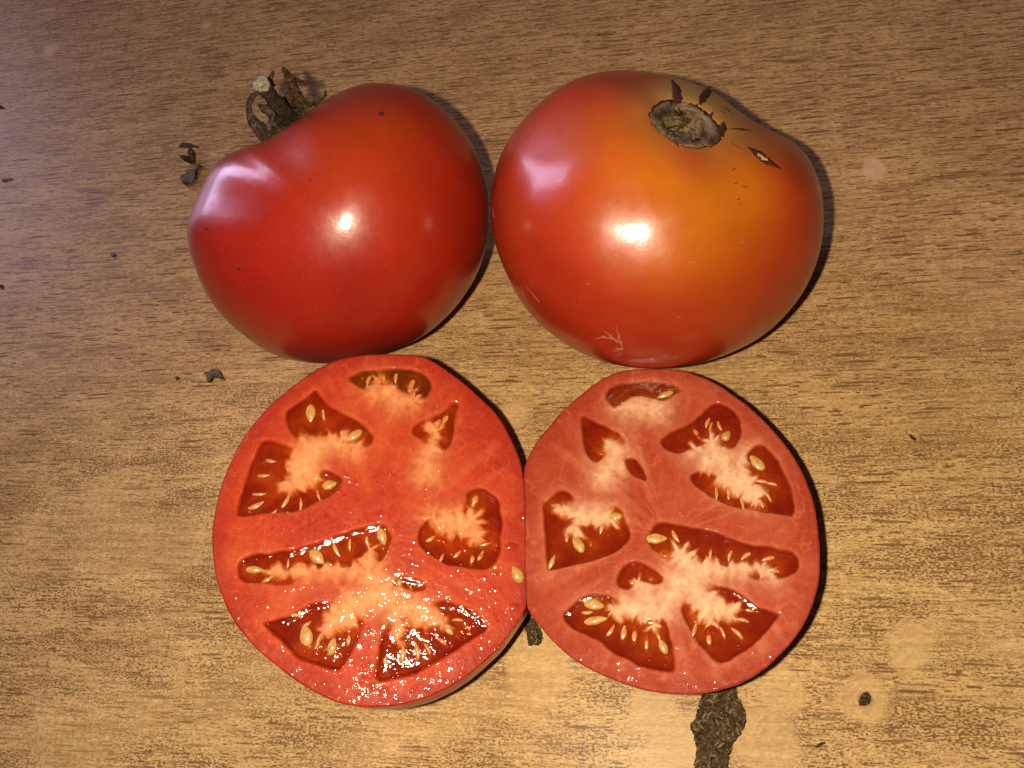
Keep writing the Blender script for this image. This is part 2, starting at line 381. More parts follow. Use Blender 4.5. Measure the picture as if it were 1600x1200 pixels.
def mat_juice():
    t = NT("clear_juice"); p = t.pos()
    tr = t.new("ShaderNodeBsdfTransparent"); tr.inputs[0].default_value = (0.97, 0.9, 0.88, 1)
    b = t.bump(t.noise(p, 1.2, 2), 0.0003, 0.2)
    gl = t.new("ShaderNodeBsdfGlossy"); gl.inputs["Roughness"].default_value = 0.06; t.link(b, gl.inputs["Normal"])
    fr = t.new("ShaderNodeFresnel"); fr.inputs[0].default_value = 1.5
    m1 = t.new("ShaderNodeMixShader"); t.link(fr.outputs[0], m1.inputs[0]); t.link(tr.outputs[0], m1.inputs[1]); t.link(gl.outputs[0], m1.inputs[2])
    t.link(m1.outputs[0], t.out.inputs[0]); return t.m
M_JUICE = mat_juice()

# ================================================================== TABLE TOP
def jag(poly, n, amp, seed):
    p = resample(np.vstack([poly, poly[:1]]), n + 1)[:-1]
    return p + (np.stack([vnoise(p * 0.35, seed), vnoise(p * 0.35 + 50, seed)], 1) - 0.5) * 2 * amp
chip1 = [(1108, 1050), (1097, 1086), (1092, 1104), (1086, 1120), (1077, 1136), (1084, 1147), (1087, 1167), (1085, 1187), (1084, 1205), (1086, 1240), (1135, 1240), (1138, 1200), (1140, 1181), (1147, 1160), (1155, 1150), (1164, 1137), (1167, 1127), (1165, 1110), (1157, 1094), (1150, 1075), (1145, 1050)]
chip2 = [(824, 962), (818, 973), (822, 988), (823, 1000), (827, 1009), (835, 1008), (842, 1008), (850, 998), (846, 985), (841, 976), (833, 965)]
chip3 = [(1343, 1103), (1341, 1095), (1347, 1083), (1356, 1080), (1362, 1088), (1361, 1098), (1350, 1104)]
HOLES = []
for i, (c, n, a) in enumerate(((chip1, 150, 2.6), (chip2, 50, 1.8), (chip3, 24, 1.0))):
    q = jag(np.array(c, float), n, a, 20 + i); HOLES.append(on_table(q[:, 0], q[:, 1])[:, :2])
def build_table():
    X0, X1, Y0, Y1 = -900.0, 800.0, -500.0, 1100.0
    pts = [(X0, Y0), (X1, Y0), (X1, Y1), (X0, Y1)]; edges = [(0, 1), (1, 2), (2, 3), (3, 0)]
    for h in HOLES:
        k = len(pts); pts += [tuple(p) for p in h]; edges += [(k + i, k + (i + 1) % len(h)) for i in range(len(h))]
    r = delaunay_2d_cdt([Vector(p) for p in pts], edges, [], 0, 1e-7)
    V = np.array([(v[0], v[1]) for v in r[0]]); Fs = [f for f in r[2]]
    cen = np.array([V[list(f)].mean(0) for f in Fs]); keep = np.ones(len(Fs), bool)
    for h in HOLES: keep &= ~inside(cen, h)
    Fs = [tuple(f) for f, k in zip(Fs, keep) if k]
    V3 = [(x, y, 0.0) for x, y in V]
    # rim of the laminate sheet down into each chipped hole, and the panel's outer edge and underside
    for h in HOLES:
        k = len(V3); n = len(h)
        V3 += [(x, y, 0.0) for x, y in h] + [(x, y, -0.7) for x, y in h]
        Fs += [(k + i, k + (i + 1) % n, k + n + (i + 1) % n, k + n + i) for i in range(n)]
    k = len(V3); c = [(X0, Y0), (X1, Y0), (X1, Y1), (X0, Y1)]
    V3 += [(x, y, 0.0) for x, y in c] + [(x, y, -18.0) for x, y in c]
    Fs += [(k + i, k + 4 + i, k + 4 + (i + 1) % 4, k + (i + 1) % 4) for i in range(4)] + [(k + 7, k + 6, k + 5, k + 4)]
    o = mesh_obj("table_top", V3, Fs, M_TABLE, smooth=False, kind="structure")
    return o
table = build_table()
table["_base"] = [0.0, 0.0, 0.0]
def chipboard(hole, nfl, label, lo=0.9, hi=3.0):
    c = hole.mean(0); ring = hole
    V = []; K = 9
    for k in range(K):
        f = 1.02 - k / (K - 1)
        q = c + (ring - c) * max(f, 0.0)
        z = -0.62 - 0.35 * fbm(q * 0.8, 3, 5) * (1 if k else 0.3)
        V += [(x, y, zz) for (x, y), zz in zip(q, z)]
    o = mesh_obj("exposed_chipboard", V, grid_faces(K, len(ring)), M_CHIP_D, table, label=label)
    for mat, cnt in ((M_CHIP, 0.55), (M_CHIP_L, 0.16), (M_CHIP_D, 0.5)):
        FV = []; FF = []
        for _ in range(int(nfl * cnt)):
            while True:
                p = RNG.uniform(hole.min(0), hole.max(0))
                if inside(p[None], hole)[0] and seg_dist(p[None], hole, True)[0][0] > 0.15: break
            L = RNG.uniform(lo, hi) * 0.5; W = L * RNG.uniform(0.16, 0.4); a = RNG.uniform(0, math.pi)
            ax = np.array([math.cos(a), math.sin(a), RNG.normal(0, .12)]); ay = np.array([-math.sin(a), math.cos(a), RNG.normal(0, .25)])
            z = RNG.uniform(-0.62, -0.22); b = len(FV)
            for s, w in ((-1, .35), (-.4, 1), (.5, .9), (1, .25)):
                for e in (-1, 1):
                    q = np.array([p[0], p[1], z]) + ax * L * s + ay * W * w * e * RNG.uniform(.7, 1.2)
                    FV.append(q); FV.append(q + np.array([0, 0, -0.18]))
            for i in range(3):
                k = b + i * 4
                FF += [(k, k + 4, k + 6, k + 2), (k + 2, k + 6, k + 7, k + 3), (k + 1, k + 5, k + 4, k)]
            FF += [(b, b + 2, b + 3, b + 1), (b + 12, b + 13, b + 15, b + 14)]
        mesh_obj("wood_chips", FV, FF, mat, o, smooth=False, kind="stuff")
    return o
chipboard(HOLES[0], 1100, "long dark chipboard patch in front of the right tomato half", 0.35, 1.7)
chipboard(HOLES[1], 170, "small dark chipboard patch between the two tomato halves", 0.35, 1.3)
chipboard(HOLES[2], 16, "tiny blackened chip in the laminate at lower right", 0.5, 1.3)

# ================================================================== WHOLE TOMATOES
def whole_shape(outline_px, cpx, R0, stem_px, b_axis, dimple, dimple_w, ribs, depth, wlim=80, seedn=0, flat2=False, band1=False):
    out = np.array(outline_px, float)
    out = smooth_poly(out, 2)
    NT_, NP = 150, 300
    th = np.linspace(0.0, math.pi, NT_); ph = np.linspace(0, 2 * math.pi, NP, endpoint=False)
    TH, PH = np.meshgrid(th, ph, indexing='ij')
    # target radius in pixels for every azimuth
    rel = out - cpx; ang = np.unwrap(np.arctan2(-rel[:, 1], rel[:, 0])); rad = np.hypot(rel[:, 0], rel[:, 1])
    a0 = np.mod(ang, 2 * math.pi); o = np.argsort(a0)
    tgt = np.interp(ph, a0[o], rad[o], period=2 * math.pi)
    zc = R0 * 0.85; mfit = np.ones(NP); dscale = 1.0
    for outer in range(4):
        c0 = on_table([cpx[0]], [cpx[1]], zc)[0]
        v = CAM - c0; D = np.linalg.norm(v); v /= D
        u = M @ np.array([1.0, 0, 0]); u -= v * (u @ v); u /= np.linalg.norm(u); w = np.cross(v, u)
        # stem axis: direction whose point on the surface lands on stem_px
        sx, sy, sz = stem_px
        a = u * sx + w * sy + v * sz; a /= np.linalg.norm(a)
        dirs = np.sin(TH)[..., None] * (np.cos(PH)[..., None] * u + np.sin(PH)[..., None] * w) + np.cos(TH)[..., None] * v
        cg = np.clip(dirs @ a, -1, 1); gm = np.arccos(cg)
        e1 = np.cross(a, v); e1 /= np.linalg.norm(e1); e2 = np.cross(a, e1); psi = np.arctan2(dirs @ e2, dirs @ e1)
        r = 1 / np.sqrt(1 - cg ** 2 + cg ** 2 / b_axis ** 2)
        r *= 1 - dimple * np.exp(-(gm / dimple_w) ** 2)
        r *= 1 - 0.04 * np.exp(-((math.pi - gm) / 0.25) ** 2)
        for n, amp, phs in ribs: r *= 1 + amp * np.cos(n * psi + phs) * np.sin(gm) ** 1.5 * np.exp(-np.clip(gm - 1.0, 0, 9) * 0.8)
        if band1:
            du = dirs @ u + 0.60; dw = dirs @ w - 0.28; sa = du * 0.92 + dw * 0.39; pa = -du * 0.39 + dw * 0.92
            r *= 1 - (dirs @ v > -0.3) * (0.075 * np.exp(-(sa / 0.45) ** 2 - (pa / 0.5) ** 2) + 0.09 * pa * np.exp(-(sa / 0.6) ** 2 - (pa / 0.45) ** 2))
        if flat2:
            du = dirs @ u + 0.17; dw = dirs @ w + 0.01; front = (dirs @ v > 0)
            r *= 1 - front * (0.085 * (du - dw) * np.exp(-(du ** 2 + dw ** 2) / 0.75 ** 2) + 0.003 * np.exp(-(du / 0.10) ** 2 - (dw / 0.5) ** 2))
        r *= 1 + 0.012 * (fbm(dirs * 1.7 + seedn, 3, 3 + seedn) - 0.5) * 2
        for inner in range(5):
            wgt = sstep(0.0, math.radians(wlim), TH)
            k = 1 + (mfit[None, :] - 1) * wgt
            P = c0 + dirs * (R0 * r * k)[..., None]
            P = P + v * ((P - c0) @ v * (depth - 1))[..., None]
            q = proj(P) - cpx; rp = np.hypot(q[..., 0], q[..., 1])
            cur = rp.max(0)
            mfit = mfit * (tgt / cur)
            mfit = np.clip(mfit, 0.4, 2.0)
        zmin = P[..., 2].min(); zc -= zmin
    # press the very bottom flat on the table
    P[..., 2] = np.where(P[..., 2] < 0.6, 0.6 * np.exp((P[..., 2] - 0.6) / 0.6), P[..., 2]) 
    return P, dirs, gm, psi, c0, (u, w, v), a

def whole_mesh(name, P, parent, colors):
    nt, nph = P.shape[:2]
    V = P.reshape(-1, 3); C = colors.reshape(-1, 3)
    Fs = grid_faces(nt, nph)
    # merge poles
    V = np.vstack([V[nph - 1:nph], V[nph:-nph], V[-1:]]); C = np.vstack([C[nph - 1:nph], C[nph:-nph], C[-1:]])
    n = nt - 2; body = grid_faces(n, nph, True, 1).tolist(); last = len(V) - 1
    faces = body + [(0, 1 + i, 1 + (i + 1) % nph) for i in range(nph)] + [(last, 1 + (n - 1) * nph + (i + 1) % nph, 1 + (n - 1) * nph + i) for i in range(nph)]
    o = mesh_obj(name, V, faces, M_SKIN, parent, C)
    bv = BVHTree.FromPolygons([Vector(p) for p in V], faces)
    return o, bv
def hit(bv, px, py):
    d = rays([px], [py])[0]; r = bv.ray_cast(Vector(CAM), Vector(d))
    if r[0] is None:
        return None, None
    n = np.array(r[1]); n = n if n @ d < 0 else -n
    return np.array(r[0]), n
def paint(P, base, blobs, bv):
    C = np.broadcast_to(np.array(base, float), P.shape).copy()
    for px, py, rad, col, s in blobs:
        p, n = hit(bv, px, py)
        if p is None: continue
        d = np.linalg.norm(P - p, axis=-1); rr = rad * (0.8 + 0.5 * fbm(P * 0.06, 3, 9))
        C = lerp(C, np.array(col), (s * np.exp(-(d / rr) ** 2))[..., None])
    return C
def patch(name, bv, outline, mat, parent, off, n=60, K=8, jagamp=1.0, seed=3, smooth=True, **pr):
    """a piece lying on a curved surface: outline traced in the photo, given height by off(f, p) where f runs 0 centre..1 rim"""
    o = jag(np.array(outline, float), n, jagamp, seed); c = o.mean(0); V = []
    for k in range(K + 1):
        f = k / K
        for q in (c + (o - c) * f):
            p, nn = hit(bv, *q)
            if p is None: p, nn = last
            last = (p, nn)
            V.append(p + nn * off(min(f, 1.0), q))
    base = len(V)
    for q in o:                                                    # skirt sunk into the skin, so the piece has thickness
        p, nn = hit(bv, *q)
        if p is None: p, nn = last
        V.append(p - nn * 0.35)
    return mesh_obj(name, V, grid_faces(K + 2, n), mat, parent, smooth=smooth, **pr)

T1_OUT = [(292, 349), (305, 314), (327, 266), (345, 247), (366, 236), (390, 226), (413, 219), (435, 209), (465, 188), (500, 165), (535, 145), (569, 133), (608, 131), (652, 141), (695, 169), (730, 210), (751, 253), (762, 297), (764, 331), (762, 375), (751, 418), (730, 457), (699, 496), (656, 531), (600, 552), (552, 564), (500, 568), (448, 561), (413, 548), (383, 526), (344, 492), (318, 453), (301, 409), (293, 379)]
T2_OUT = [(766, 340), (767, 297), (777, 253), (796, 214), (827, 175), (866, 141), (905, 121), (944, 112), (987, 111), (1035, 117), (1078, 128), (1113, 143), (1139, 162), (1169, 184), (1199, 201), (1230, 214), (1256, 234), (1273, 262), (1284, 297), (1288, 340), (1284, 383), (1271, 427), (1247, 470), (1208, 513), (1165, 541), (1117, 561), (1069, 573), (1017, 577), (970, 573), (926, 561), (883, 539), (840, 505), (809, 466), (788, 422), (772, 379)]

P1, d1, g1, s1_, c1, fr1, ax1 = whole_shape(T1_OUT, np.array([530.0, 352.0]), 38.0, (-0.60, 0.80, 0.02), 0.88, 0.22, 0.42, [(5, 0.014, 0.6), (3, 0.012, 2.0)], 0.97, band1=True)
P2, d2, g2_, s2_, c2, fr2, ax2 = whole_shape(T2_OUT, np.array([1027.0, 348.0]), 42.0, (0.15, 0.62, 0.66), 0.84, 0.075, 0.30, [(6, 0.012, 1.2), (4, 0.014, 0.4)], 0.97, seedn=4, flat2=True)

RED = (0.315, 0.014, 0.004)
t1 = thing("whole_tomato", "red whole tomato at left with a dried stem and calyx still on it", "tomato", [c1[0], c1[1], 0], "whole tomatoes")
_, bvA = whole_mesh("_tmp", P1, None, np.zeros(P1.shape))
bpy.data.objects.remove(_, do_unlink=True)
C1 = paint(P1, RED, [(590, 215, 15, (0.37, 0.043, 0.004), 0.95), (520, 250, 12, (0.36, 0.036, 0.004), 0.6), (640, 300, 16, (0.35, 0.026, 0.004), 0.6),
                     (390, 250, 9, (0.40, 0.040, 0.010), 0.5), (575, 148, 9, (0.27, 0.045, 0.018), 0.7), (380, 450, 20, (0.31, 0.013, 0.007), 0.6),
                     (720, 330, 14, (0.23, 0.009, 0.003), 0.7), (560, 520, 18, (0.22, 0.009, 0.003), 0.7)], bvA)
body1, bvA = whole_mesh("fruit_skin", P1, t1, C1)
for px, py, r in ((374, 420, 2.3), (596, 178, 3.8), (322, 358, 2.0), (484, 281, 1.1)):
    out = [(px + r * 1.3 * math.cos(a), py + r * math.sin(a)) for a in np.linspace(0, 2 * math.pi, 10, endpoint=False)]
    patch("skin_speck", bvA, out, M_CRACK, body1, lambda f, q: 0.05 - 0.05 * f, 12, 2, 0.8, int(px))

def P3(px, py, dist):
    px = np.asarray(px, float); return CAM + rays(px, np.asarray(py, float)) * np.asarray(dist, float)[..., None]
D1 = np.linalg.norm(CAM - c1)
# -------- dried calyx and stem of the left tomato
calyx = mesh_obj("calyx", *tube(P3([470, 452, 440], [205, 192, 184], [D1 + 5, D1 + 3, D1 + 1]), [5.0, 4.2, 2.4], 14, 0.3), M_STEM, t1)
pth = spline(P3([462, 452, 440, 425, 414, 408], [196, 184, 170, 152, 139, 131], [D1 + 2, D1 - 2, D1 - 6, D1 - 10, D1 - 13, D1 - 14.5]), 18)
stem = mesh_obj("stem", *tube(pth, np.interp(np.linspace(0, 1, 18), [0, .25, .8, 1], [3.0, 2.0, 1.7, 1.85]), 16, 0.22), M_STEM, t1)
e = pth[-1]; ax = pth[-1] - pth[-3]; ax /= np.linalg.norm(ax)
A = np.cross(ax, [0, 0, 1.0]); A /= np.linalg.norm(A); B = np.cross(ax, A); V = []
for k, (rr, h) in enumerate(((0.0, 0.05), (0.5, 0.0), (0.9, 0.10), (1.4, 0.22), (1.8, 0.20), (2.0, 0.02), (1.95, -0.5))):
    for j in range(20):
        a_ = 2 * math.pi * j / 20; q = rr * (1 + 0.10 * math.sin(3 * a_ + 1) + 0.06 * math.sin(7 * a_ + k)); V.append(e + ax * (h + 0.15 * math.sin(5 * a_ + k) * (rr > .6)) + q * (math.cos(a_) * A + math.sin(a_) * B))
mesh_obj("cut_end", V, grid_faces(7, 20), M_STEMEND, stem)
V = []
for k, (rr, h) in enumerate(((0.0, 0.32), (0.45, 0.30), (0.75, 0.05))):
    for j in range(12):
        a_ = 2 * math.pi * j / 12; V.append(e + ax * h + A * 0.15 + rr * (1 + 0.2 * math.sin(2 * a_)) * (math.cos(a_) * A + math.sin(a_) * B))
mesh_obj("pith", V, grid_faces(3, 12), M_PITH, stem)
def sepal(px, py, dd, wid, mat, seed, name="sepal", cup=0.35):
    n = 22; path = spline(P3(px, py, D1 + np.array(dd, float)), n); wd = np.interp(np.linspace(0, 1, n), np.linspace(0, 1, len(wid)), wid) / 6.3 / 2 * 1.12
    V = []; T = np.gradient(path, axis=0); T /= np.linalg.norm(T, axis=1, keepdims=True)
    for side in (0.12, -0.12):
        for i in range(n):
            vdir = CAM - path[i]; vdir /= np.linalg.norm(vdir); Aa = np.cross(T[i], vdir); Aa /= np.linalg.norm(Aa); Bb = np.cross(Aa, T[i])
            for s in (-1, -.5, 0, .5, 1):
                nz = (vnoise(np.array([[i * 0.45, s * 1.5 + 9, seed * 3.1]]), seed)[0] - .5)
                e_ = (vnoise(np.array([[i * 0.8, s + 4, seed * 1.7]]), seed + 4)[0] - .5)
                V.append(path[i] + Aa * wd[i] * s * (1 + 0.7 * e_) + Bb * (wd[i] * cup * (s * s - .5) + nz * 0.9 + side))
    fs = grid_faces(n, 5, False).tolist(); m = n * 5
    fs += [(d_ + m, c_ + m, b_ + m, a_ + m) for a_, b_, c_, d_ in grid_faces(n, 5, False).tolist()]
    for i in range(n - 1):
        fs += [(i * 5, (i + 1) * 5, (i + 1) * 5 + m, i * 5 + m), (i * 5 + 4, i * 5 + 4 + m, (i + 1) * 5 + 4 + m, (i + 1) * 5 + 4)]
    fs += [(0, m, m + 4, 4), ((n - 1) * 5, (n - 1) * 5 + 4, (n - 1) * 5 + 4 + m, (n - 1) * 5 + m)]
    return mesh_obj(name, V, fs, mat, calyx)
sepal([440, 425, 413, 404, 392, 387, 392, 401], [208, 214, 212, 200, 183, 168, 154, 145], [2, 0, -1, -3, -5, -6, -8, -9], [20, 22, 20, 19, 15, 9, 8, 6], M_SEPAL_P, 1)
sepal([478, 474, 466, 459, 452, 442], [186, 170, 153, 140, 122, 105], [3, 2, 1, 0, -1, -2], [16, 17, 17, 15, 13, 4], M_SEPAL, 2)
sepal([461, 466, 472, 480], [128, 124, 131, 132], [0, 0, 1, 1], [8, 5, 7, 3], M_SEPAL, 3)
sepal([426, 421, 424, 428], [136, 126, 117, 110], [-6, -7, -8, -8], [9, 7, 6, 4], M_SEPAL, 4)
sepal([462, 476, 492, 503, 509, 509], [190, 176, 163, 156, 150, 142], [-1, -1.5, -2, -2, -3, -4], [12, 9, 7, 6, 5, 3], M_SEPAL, 5)
sepal([440, 432, 424, 412, 403], [205, 190, 176, 168, 163], [4, 3, 2, 2, 1], [18, 20, 18, 14, 4], M_SEPAL_P, 6, cup=0.6)
sepal([455, 458, 466, 474, 470], [192, 178, 170, 176, 186], [-2, -3, -3, -3, -1], [5, 6, 5, 5, 4], M_SEPAL, 7)
sepal([468, 456, 447, 444], [176, 165, 154, 150], [3, 2, 2, 2], [10, 12, 8, 3], M_SEPAL_P, 8)
sepal([430, 422, 415, 410], [212, 215, 216, 214], [-1, -2, -2, -2], [8, 9, 8, 4], M_SEPAL, 9)

sepal([438, 446, 455, 468], [212, 196, 184, 172], [1, 0, -1, -1], [16, 20, 18, 6], M_SEPAL, 10)
sepal([470, 476, 482, 492], [188, 178, 168, 164], [1, 1, 0, 0], [18, 16, 14, 5], M_SEPAL, 11)
sepal([434, 436, 441, 448], [200, 184, 170, 160], [3, 3, 3, 2], [14, 17, 12, 4], M_SEPAL_P, 12)
sepal([456, 452, 449, 452], [180, 166, 154, 140], [1, 0, 0, 0], [12, 11, 8, 3], M_SEPAL, 13)
sepal([480, 488, 497, 500], [176, 170, 168, 160], [-1, -2, -2, -2], [9, 10, 8, 3], M_SEPAL_P, 14)

# -------- right tomato
t2 = thing("whole_tomato", "orange red whole tomato at right with a corky round stem scar", "tomato", [c2[0], c2[1], 0], "whole tomatoes")
_, bvB = whole_mesh("_tmp", P2, None, np.zeros(P2.shape))
bpy.data.objects.remove(_, do_unlink=True)
ORG = (0.50, 0.165, 0.0025)
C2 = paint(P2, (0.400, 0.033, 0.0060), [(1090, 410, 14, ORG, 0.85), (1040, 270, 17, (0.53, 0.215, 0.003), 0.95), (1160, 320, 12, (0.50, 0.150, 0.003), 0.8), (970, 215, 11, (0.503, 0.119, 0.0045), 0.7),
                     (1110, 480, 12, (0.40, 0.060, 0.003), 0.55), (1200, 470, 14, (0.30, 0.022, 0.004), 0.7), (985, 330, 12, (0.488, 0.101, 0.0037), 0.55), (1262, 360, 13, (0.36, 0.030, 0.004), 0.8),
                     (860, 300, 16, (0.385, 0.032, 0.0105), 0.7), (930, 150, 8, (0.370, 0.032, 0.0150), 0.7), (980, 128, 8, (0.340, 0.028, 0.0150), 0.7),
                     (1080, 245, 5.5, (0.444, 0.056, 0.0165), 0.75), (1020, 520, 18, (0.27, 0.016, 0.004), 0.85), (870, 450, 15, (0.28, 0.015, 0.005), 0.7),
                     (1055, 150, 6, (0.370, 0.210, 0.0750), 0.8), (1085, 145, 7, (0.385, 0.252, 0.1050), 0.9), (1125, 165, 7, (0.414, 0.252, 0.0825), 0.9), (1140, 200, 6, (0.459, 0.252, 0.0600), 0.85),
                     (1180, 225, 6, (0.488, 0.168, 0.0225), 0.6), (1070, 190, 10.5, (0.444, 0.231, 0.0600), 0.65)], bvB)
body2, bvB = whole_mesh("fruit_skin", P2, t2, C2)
scar_out = [(1016, 182), (1020, 170), (1033, 160), (1047, 157), (1062, 160), (1074, 163), (1088, 165), (1098, 174), (1110, 184), (1123, 197), (1126, 208), (1122, 220), (1108, 228), (1085, 230), (1062, 227), (1043, 214), (1026, 201)]
SC = np.array(scar_out, float); SCc = SC.mean(0)
scar_rim = [tuple(SCc + (p - SCc) * 1.05) for p in SC]
patch_h = lambda f, q: max(0.10, 0.22 + 0.45 * math.exp(-((f - 0.86) / 0.10) ** 2) + 0.9 * (fbm(np.array([q]) * 0.13, 3, 4)[0] - .5)) if f < 0.99 else 0.02
# the skin under the scar sinks into a shallow pit
me = body2.data; vc = np.empty(len(me.vertices) * 3); me.vertices.foreach_get("co", vc); vc = vc.reshape(-1, 3)
sp0, sn0 = hit(bvB, SCc[0], SCc[1]); base2 = np.array([c2[0], c2[1], 0.0]); Pm = vc / S + base2; dd_ = Pm - sp0
rr_ = np.linalg.norm(dd_, axis=1); vc += (-sn0 * (1.7 * np.exp(-(rr_ / 7.0) ** 4))[:, None]) * S
me.vertices.foreach_set("co", vc.ravel()); me.update()
bvB = BVHTree.FromPolygons([Vector(p) for p in (vc / S + base2)], [tuple(p.vertices) for p in me.polygons])
patch('scar_edge', bvB, scar_rim, M_CRACK, body2, lambda f, q: 0.05, 80, 5, 2.4, 8)
scar = patch("stem_scar", bvB, scar_out, M_SCAR, t2, patch_h, 90, 18, 2.6, 5)
cv = scar.data; nV = len(cv.vertices); at = cv.color_attributes.new("pigment", 'FLOAT_COLOR', 'POINT'); cc = np.ones((nV, 4), np.float32)
vv = np.empty(nV * 3); cv.vertices.foreach_get("co", vv); vv = vv.reshape(-1, 3) / S + base2; uv_ = proj(vv); fr_ = np.hypot((uv_[:, 0] - SCc[0] + 4) / 50, (uv_[:, 1] - SCc[1] - 2) / 32)
an_ = np.arctan2(uv_[:, 1] - SCc[1], uv_[:, 0] - SCc[0]); nz_ = fbm(uv_ * 0.12, 4, 6); ring_ = vnoise(np.stack([fr_ * 13, an_ * 1.5], 1), 8); fleck = fbm(uv_ * np.array([0.30, 0.55]), 3, 9)
col = lerp(np.array([0.095, 0.055, 0.034]), np.array([0.27, 0.185, 0.135]), sstep(0.3, 0.7, 0.6 * ring_ + 0.4 * nz_)[:, None])
col = lerp(col, lerp(np.array([0.15, 0.100, 0.042]), np.array([0.40, 0.300, 0.135]), sstep(0.35, 0.65, fleck)[:, None]), sstep(0.85, 0.35, fr_ + (nz_ - .5) * 0.9)[:, None])
col = lerp(col, np.array([0.045, 0.020, 0.010]), (sstep(0.55, 0.7, fbm(uv_ * 0.09 + 5, 3, 12)) * 0.8)[:, None])
cc[:, :3] = col; at.data.foreach_set("color", cc.ravel())
def strip(px, w, n=24):
    p = spline(np.array(px, float), n); T = np.gradient(p, axis=0); T /= np.linalg.norm(T, axis=1, keepdims=True); N = np.stack([-T[:, 1], T[:, 0]], 1)
    ww = np.interp(np.linspace(0, 1, n), np.linspace(0, 1, len(w)), w)[:, None] / 2
    return np.vstack([p + N * ww, (p - N * ww)[::-1]])
flat = lambda f, q: 0.12 - 0.10 * f
def strip_on(name, bv, px, w, mat, parent, h=0.12, n=26, amp=0.3, seed=2):
    n_ = n; p = spline(np.array(px, float), n_); T = np.gradient(p, axis=0); T /= np.linalg.norm(T, axis=1, keepdims=True) + 1e-9; N = np.stack([-T[:, 1], T[:, 0]], 1)
    ww = np.interp(np.linspace(0, 1, n_), np.linspace(0, 1, len(w)), w) / 2; V = []
    rows = []
    for i in range(n_):
        for j, s in enumerate((-1.05, -1, -.5, 0, .5, 1, 1.05)):
            q = p[i] + N[i] * s * ww[i] * (1 + amp * (vnoise(np.array([[i * .6, s * 2 + 5, seed]]), seed)[0] - .5) * 2)
            hp, nn = hit(bv, *q)
            if hp is None: hp, nn = last
            last = (hp, nn)
            V.append(hp + nn * (-0.3 if abs(s) > 1.01 else h * (1 - 0.8 * s * s)))
    return mesh_obj(name, V, grid_faces(n_, 7, False), mat, parent)
strip_on("radial_crack", bvB, [(1058, 166), (1059, 150), (1056, 138), (1050, 126)], [16, 14, 13, 3], M_CRACK, scar, 0.3)
strip_on("radial_crack", bvB, [(1093, 164), (1099, 153), (1104, 145), (1111, 138)], [4, 12, 13, 9], M_CRACK, scar, 0.2)
strip_on("radial_crack", bvB, [(1120, 214), (1127, 205), (1131, 197), (1129, 192)], [14, 15, 12, 5], M_CRACK, scar, 0.35)
strip_on("radial_crack", bvB, [(1135, 202), (1150, 201), (1160, 202), (1172, 204)], [1, 1.5, 3, 1], M_CRACK, scar, 0.06)
strip_on("radial_crack", bvB, [(1106, 186), (1110, 182), (1113, 178)], [6, 5, 2], M_SEPAL_P, scar, 0.8)
cr = strip_on("skin_split", bvB, [(1167, 229), (1177, 235), (1187, 243), (1197, 251), (1208, 257), (1220, 264)], [1, 7, 12, 11, 7, 1], M_CRACK, body2, 0.10, 28, 0.25)
strip_on("healed_tissue", bvB, [(1184, 241), (1191, 246), (1199, 251)], [3, 7, 3], M_PALE, cr, 0.32, 12, 0.5)
for pp, w in (([(1130, 168), (1138, 172), (1144, 177)], [1, 1.6, 1]), ([(1127, 173), (1134, 178)], [1, 1.4, .8]), ([(1144, 266), (1149, 263)], [1.6, 1.6]), ([(1147, 287), (1152, 285)], [1.4, 1.8]), ([(1160, 291), (1167, 292)], [1.6, 1.2]), ([(1152, 312), (1156, 311)], [1.5, 1.2]), ([(1142, 222), (1149, 227), (1158, 233)], [.6, 1.1, .6]), ([(1155, 318), (1159, 317)], [1.2, 1])):
    strip_on("skin_crack", bvB, pp, w, M_CRACK, body2, 0.05, 8, 0.3)
for pp, w in (([(928, 530), (940, 527), (952, 528), (962, 533)], [1, 3, 3, 2]), ([(963, 508), (965, 520), (968, 532), (973, 545)], [1, 3, 4, 1]), ([(957, 549), (965, 546), (975, 546)], [2, 4, 2]), ([(944, 517), (953, 524), (965, 536)], [1, 3, 3])):
    strip_on("star_scar", bvB, pp, w, M_STAR, body2, 0.05, 12, 0.9)
for pp, w in (([(1158, 370), (1162, 380)], [1, 1.5]), ([(1062, 408), (1073, 409), (1086, 411)], [1, 2, 1]), ([(822, 448), (830, 457), (842, 472)], [.8, 1.4, .8]), ([(787, 417), (792, 428)], [.8, 2]), ([(917, 443), (921, 444)], [1.5, 1.5]), ([(770, 325), (771, 340)], [1, 1.5])):
    strip_on("skin_scratch", bvB, pp, w, M_STAR, body2, 0.03, 10, 0.6)

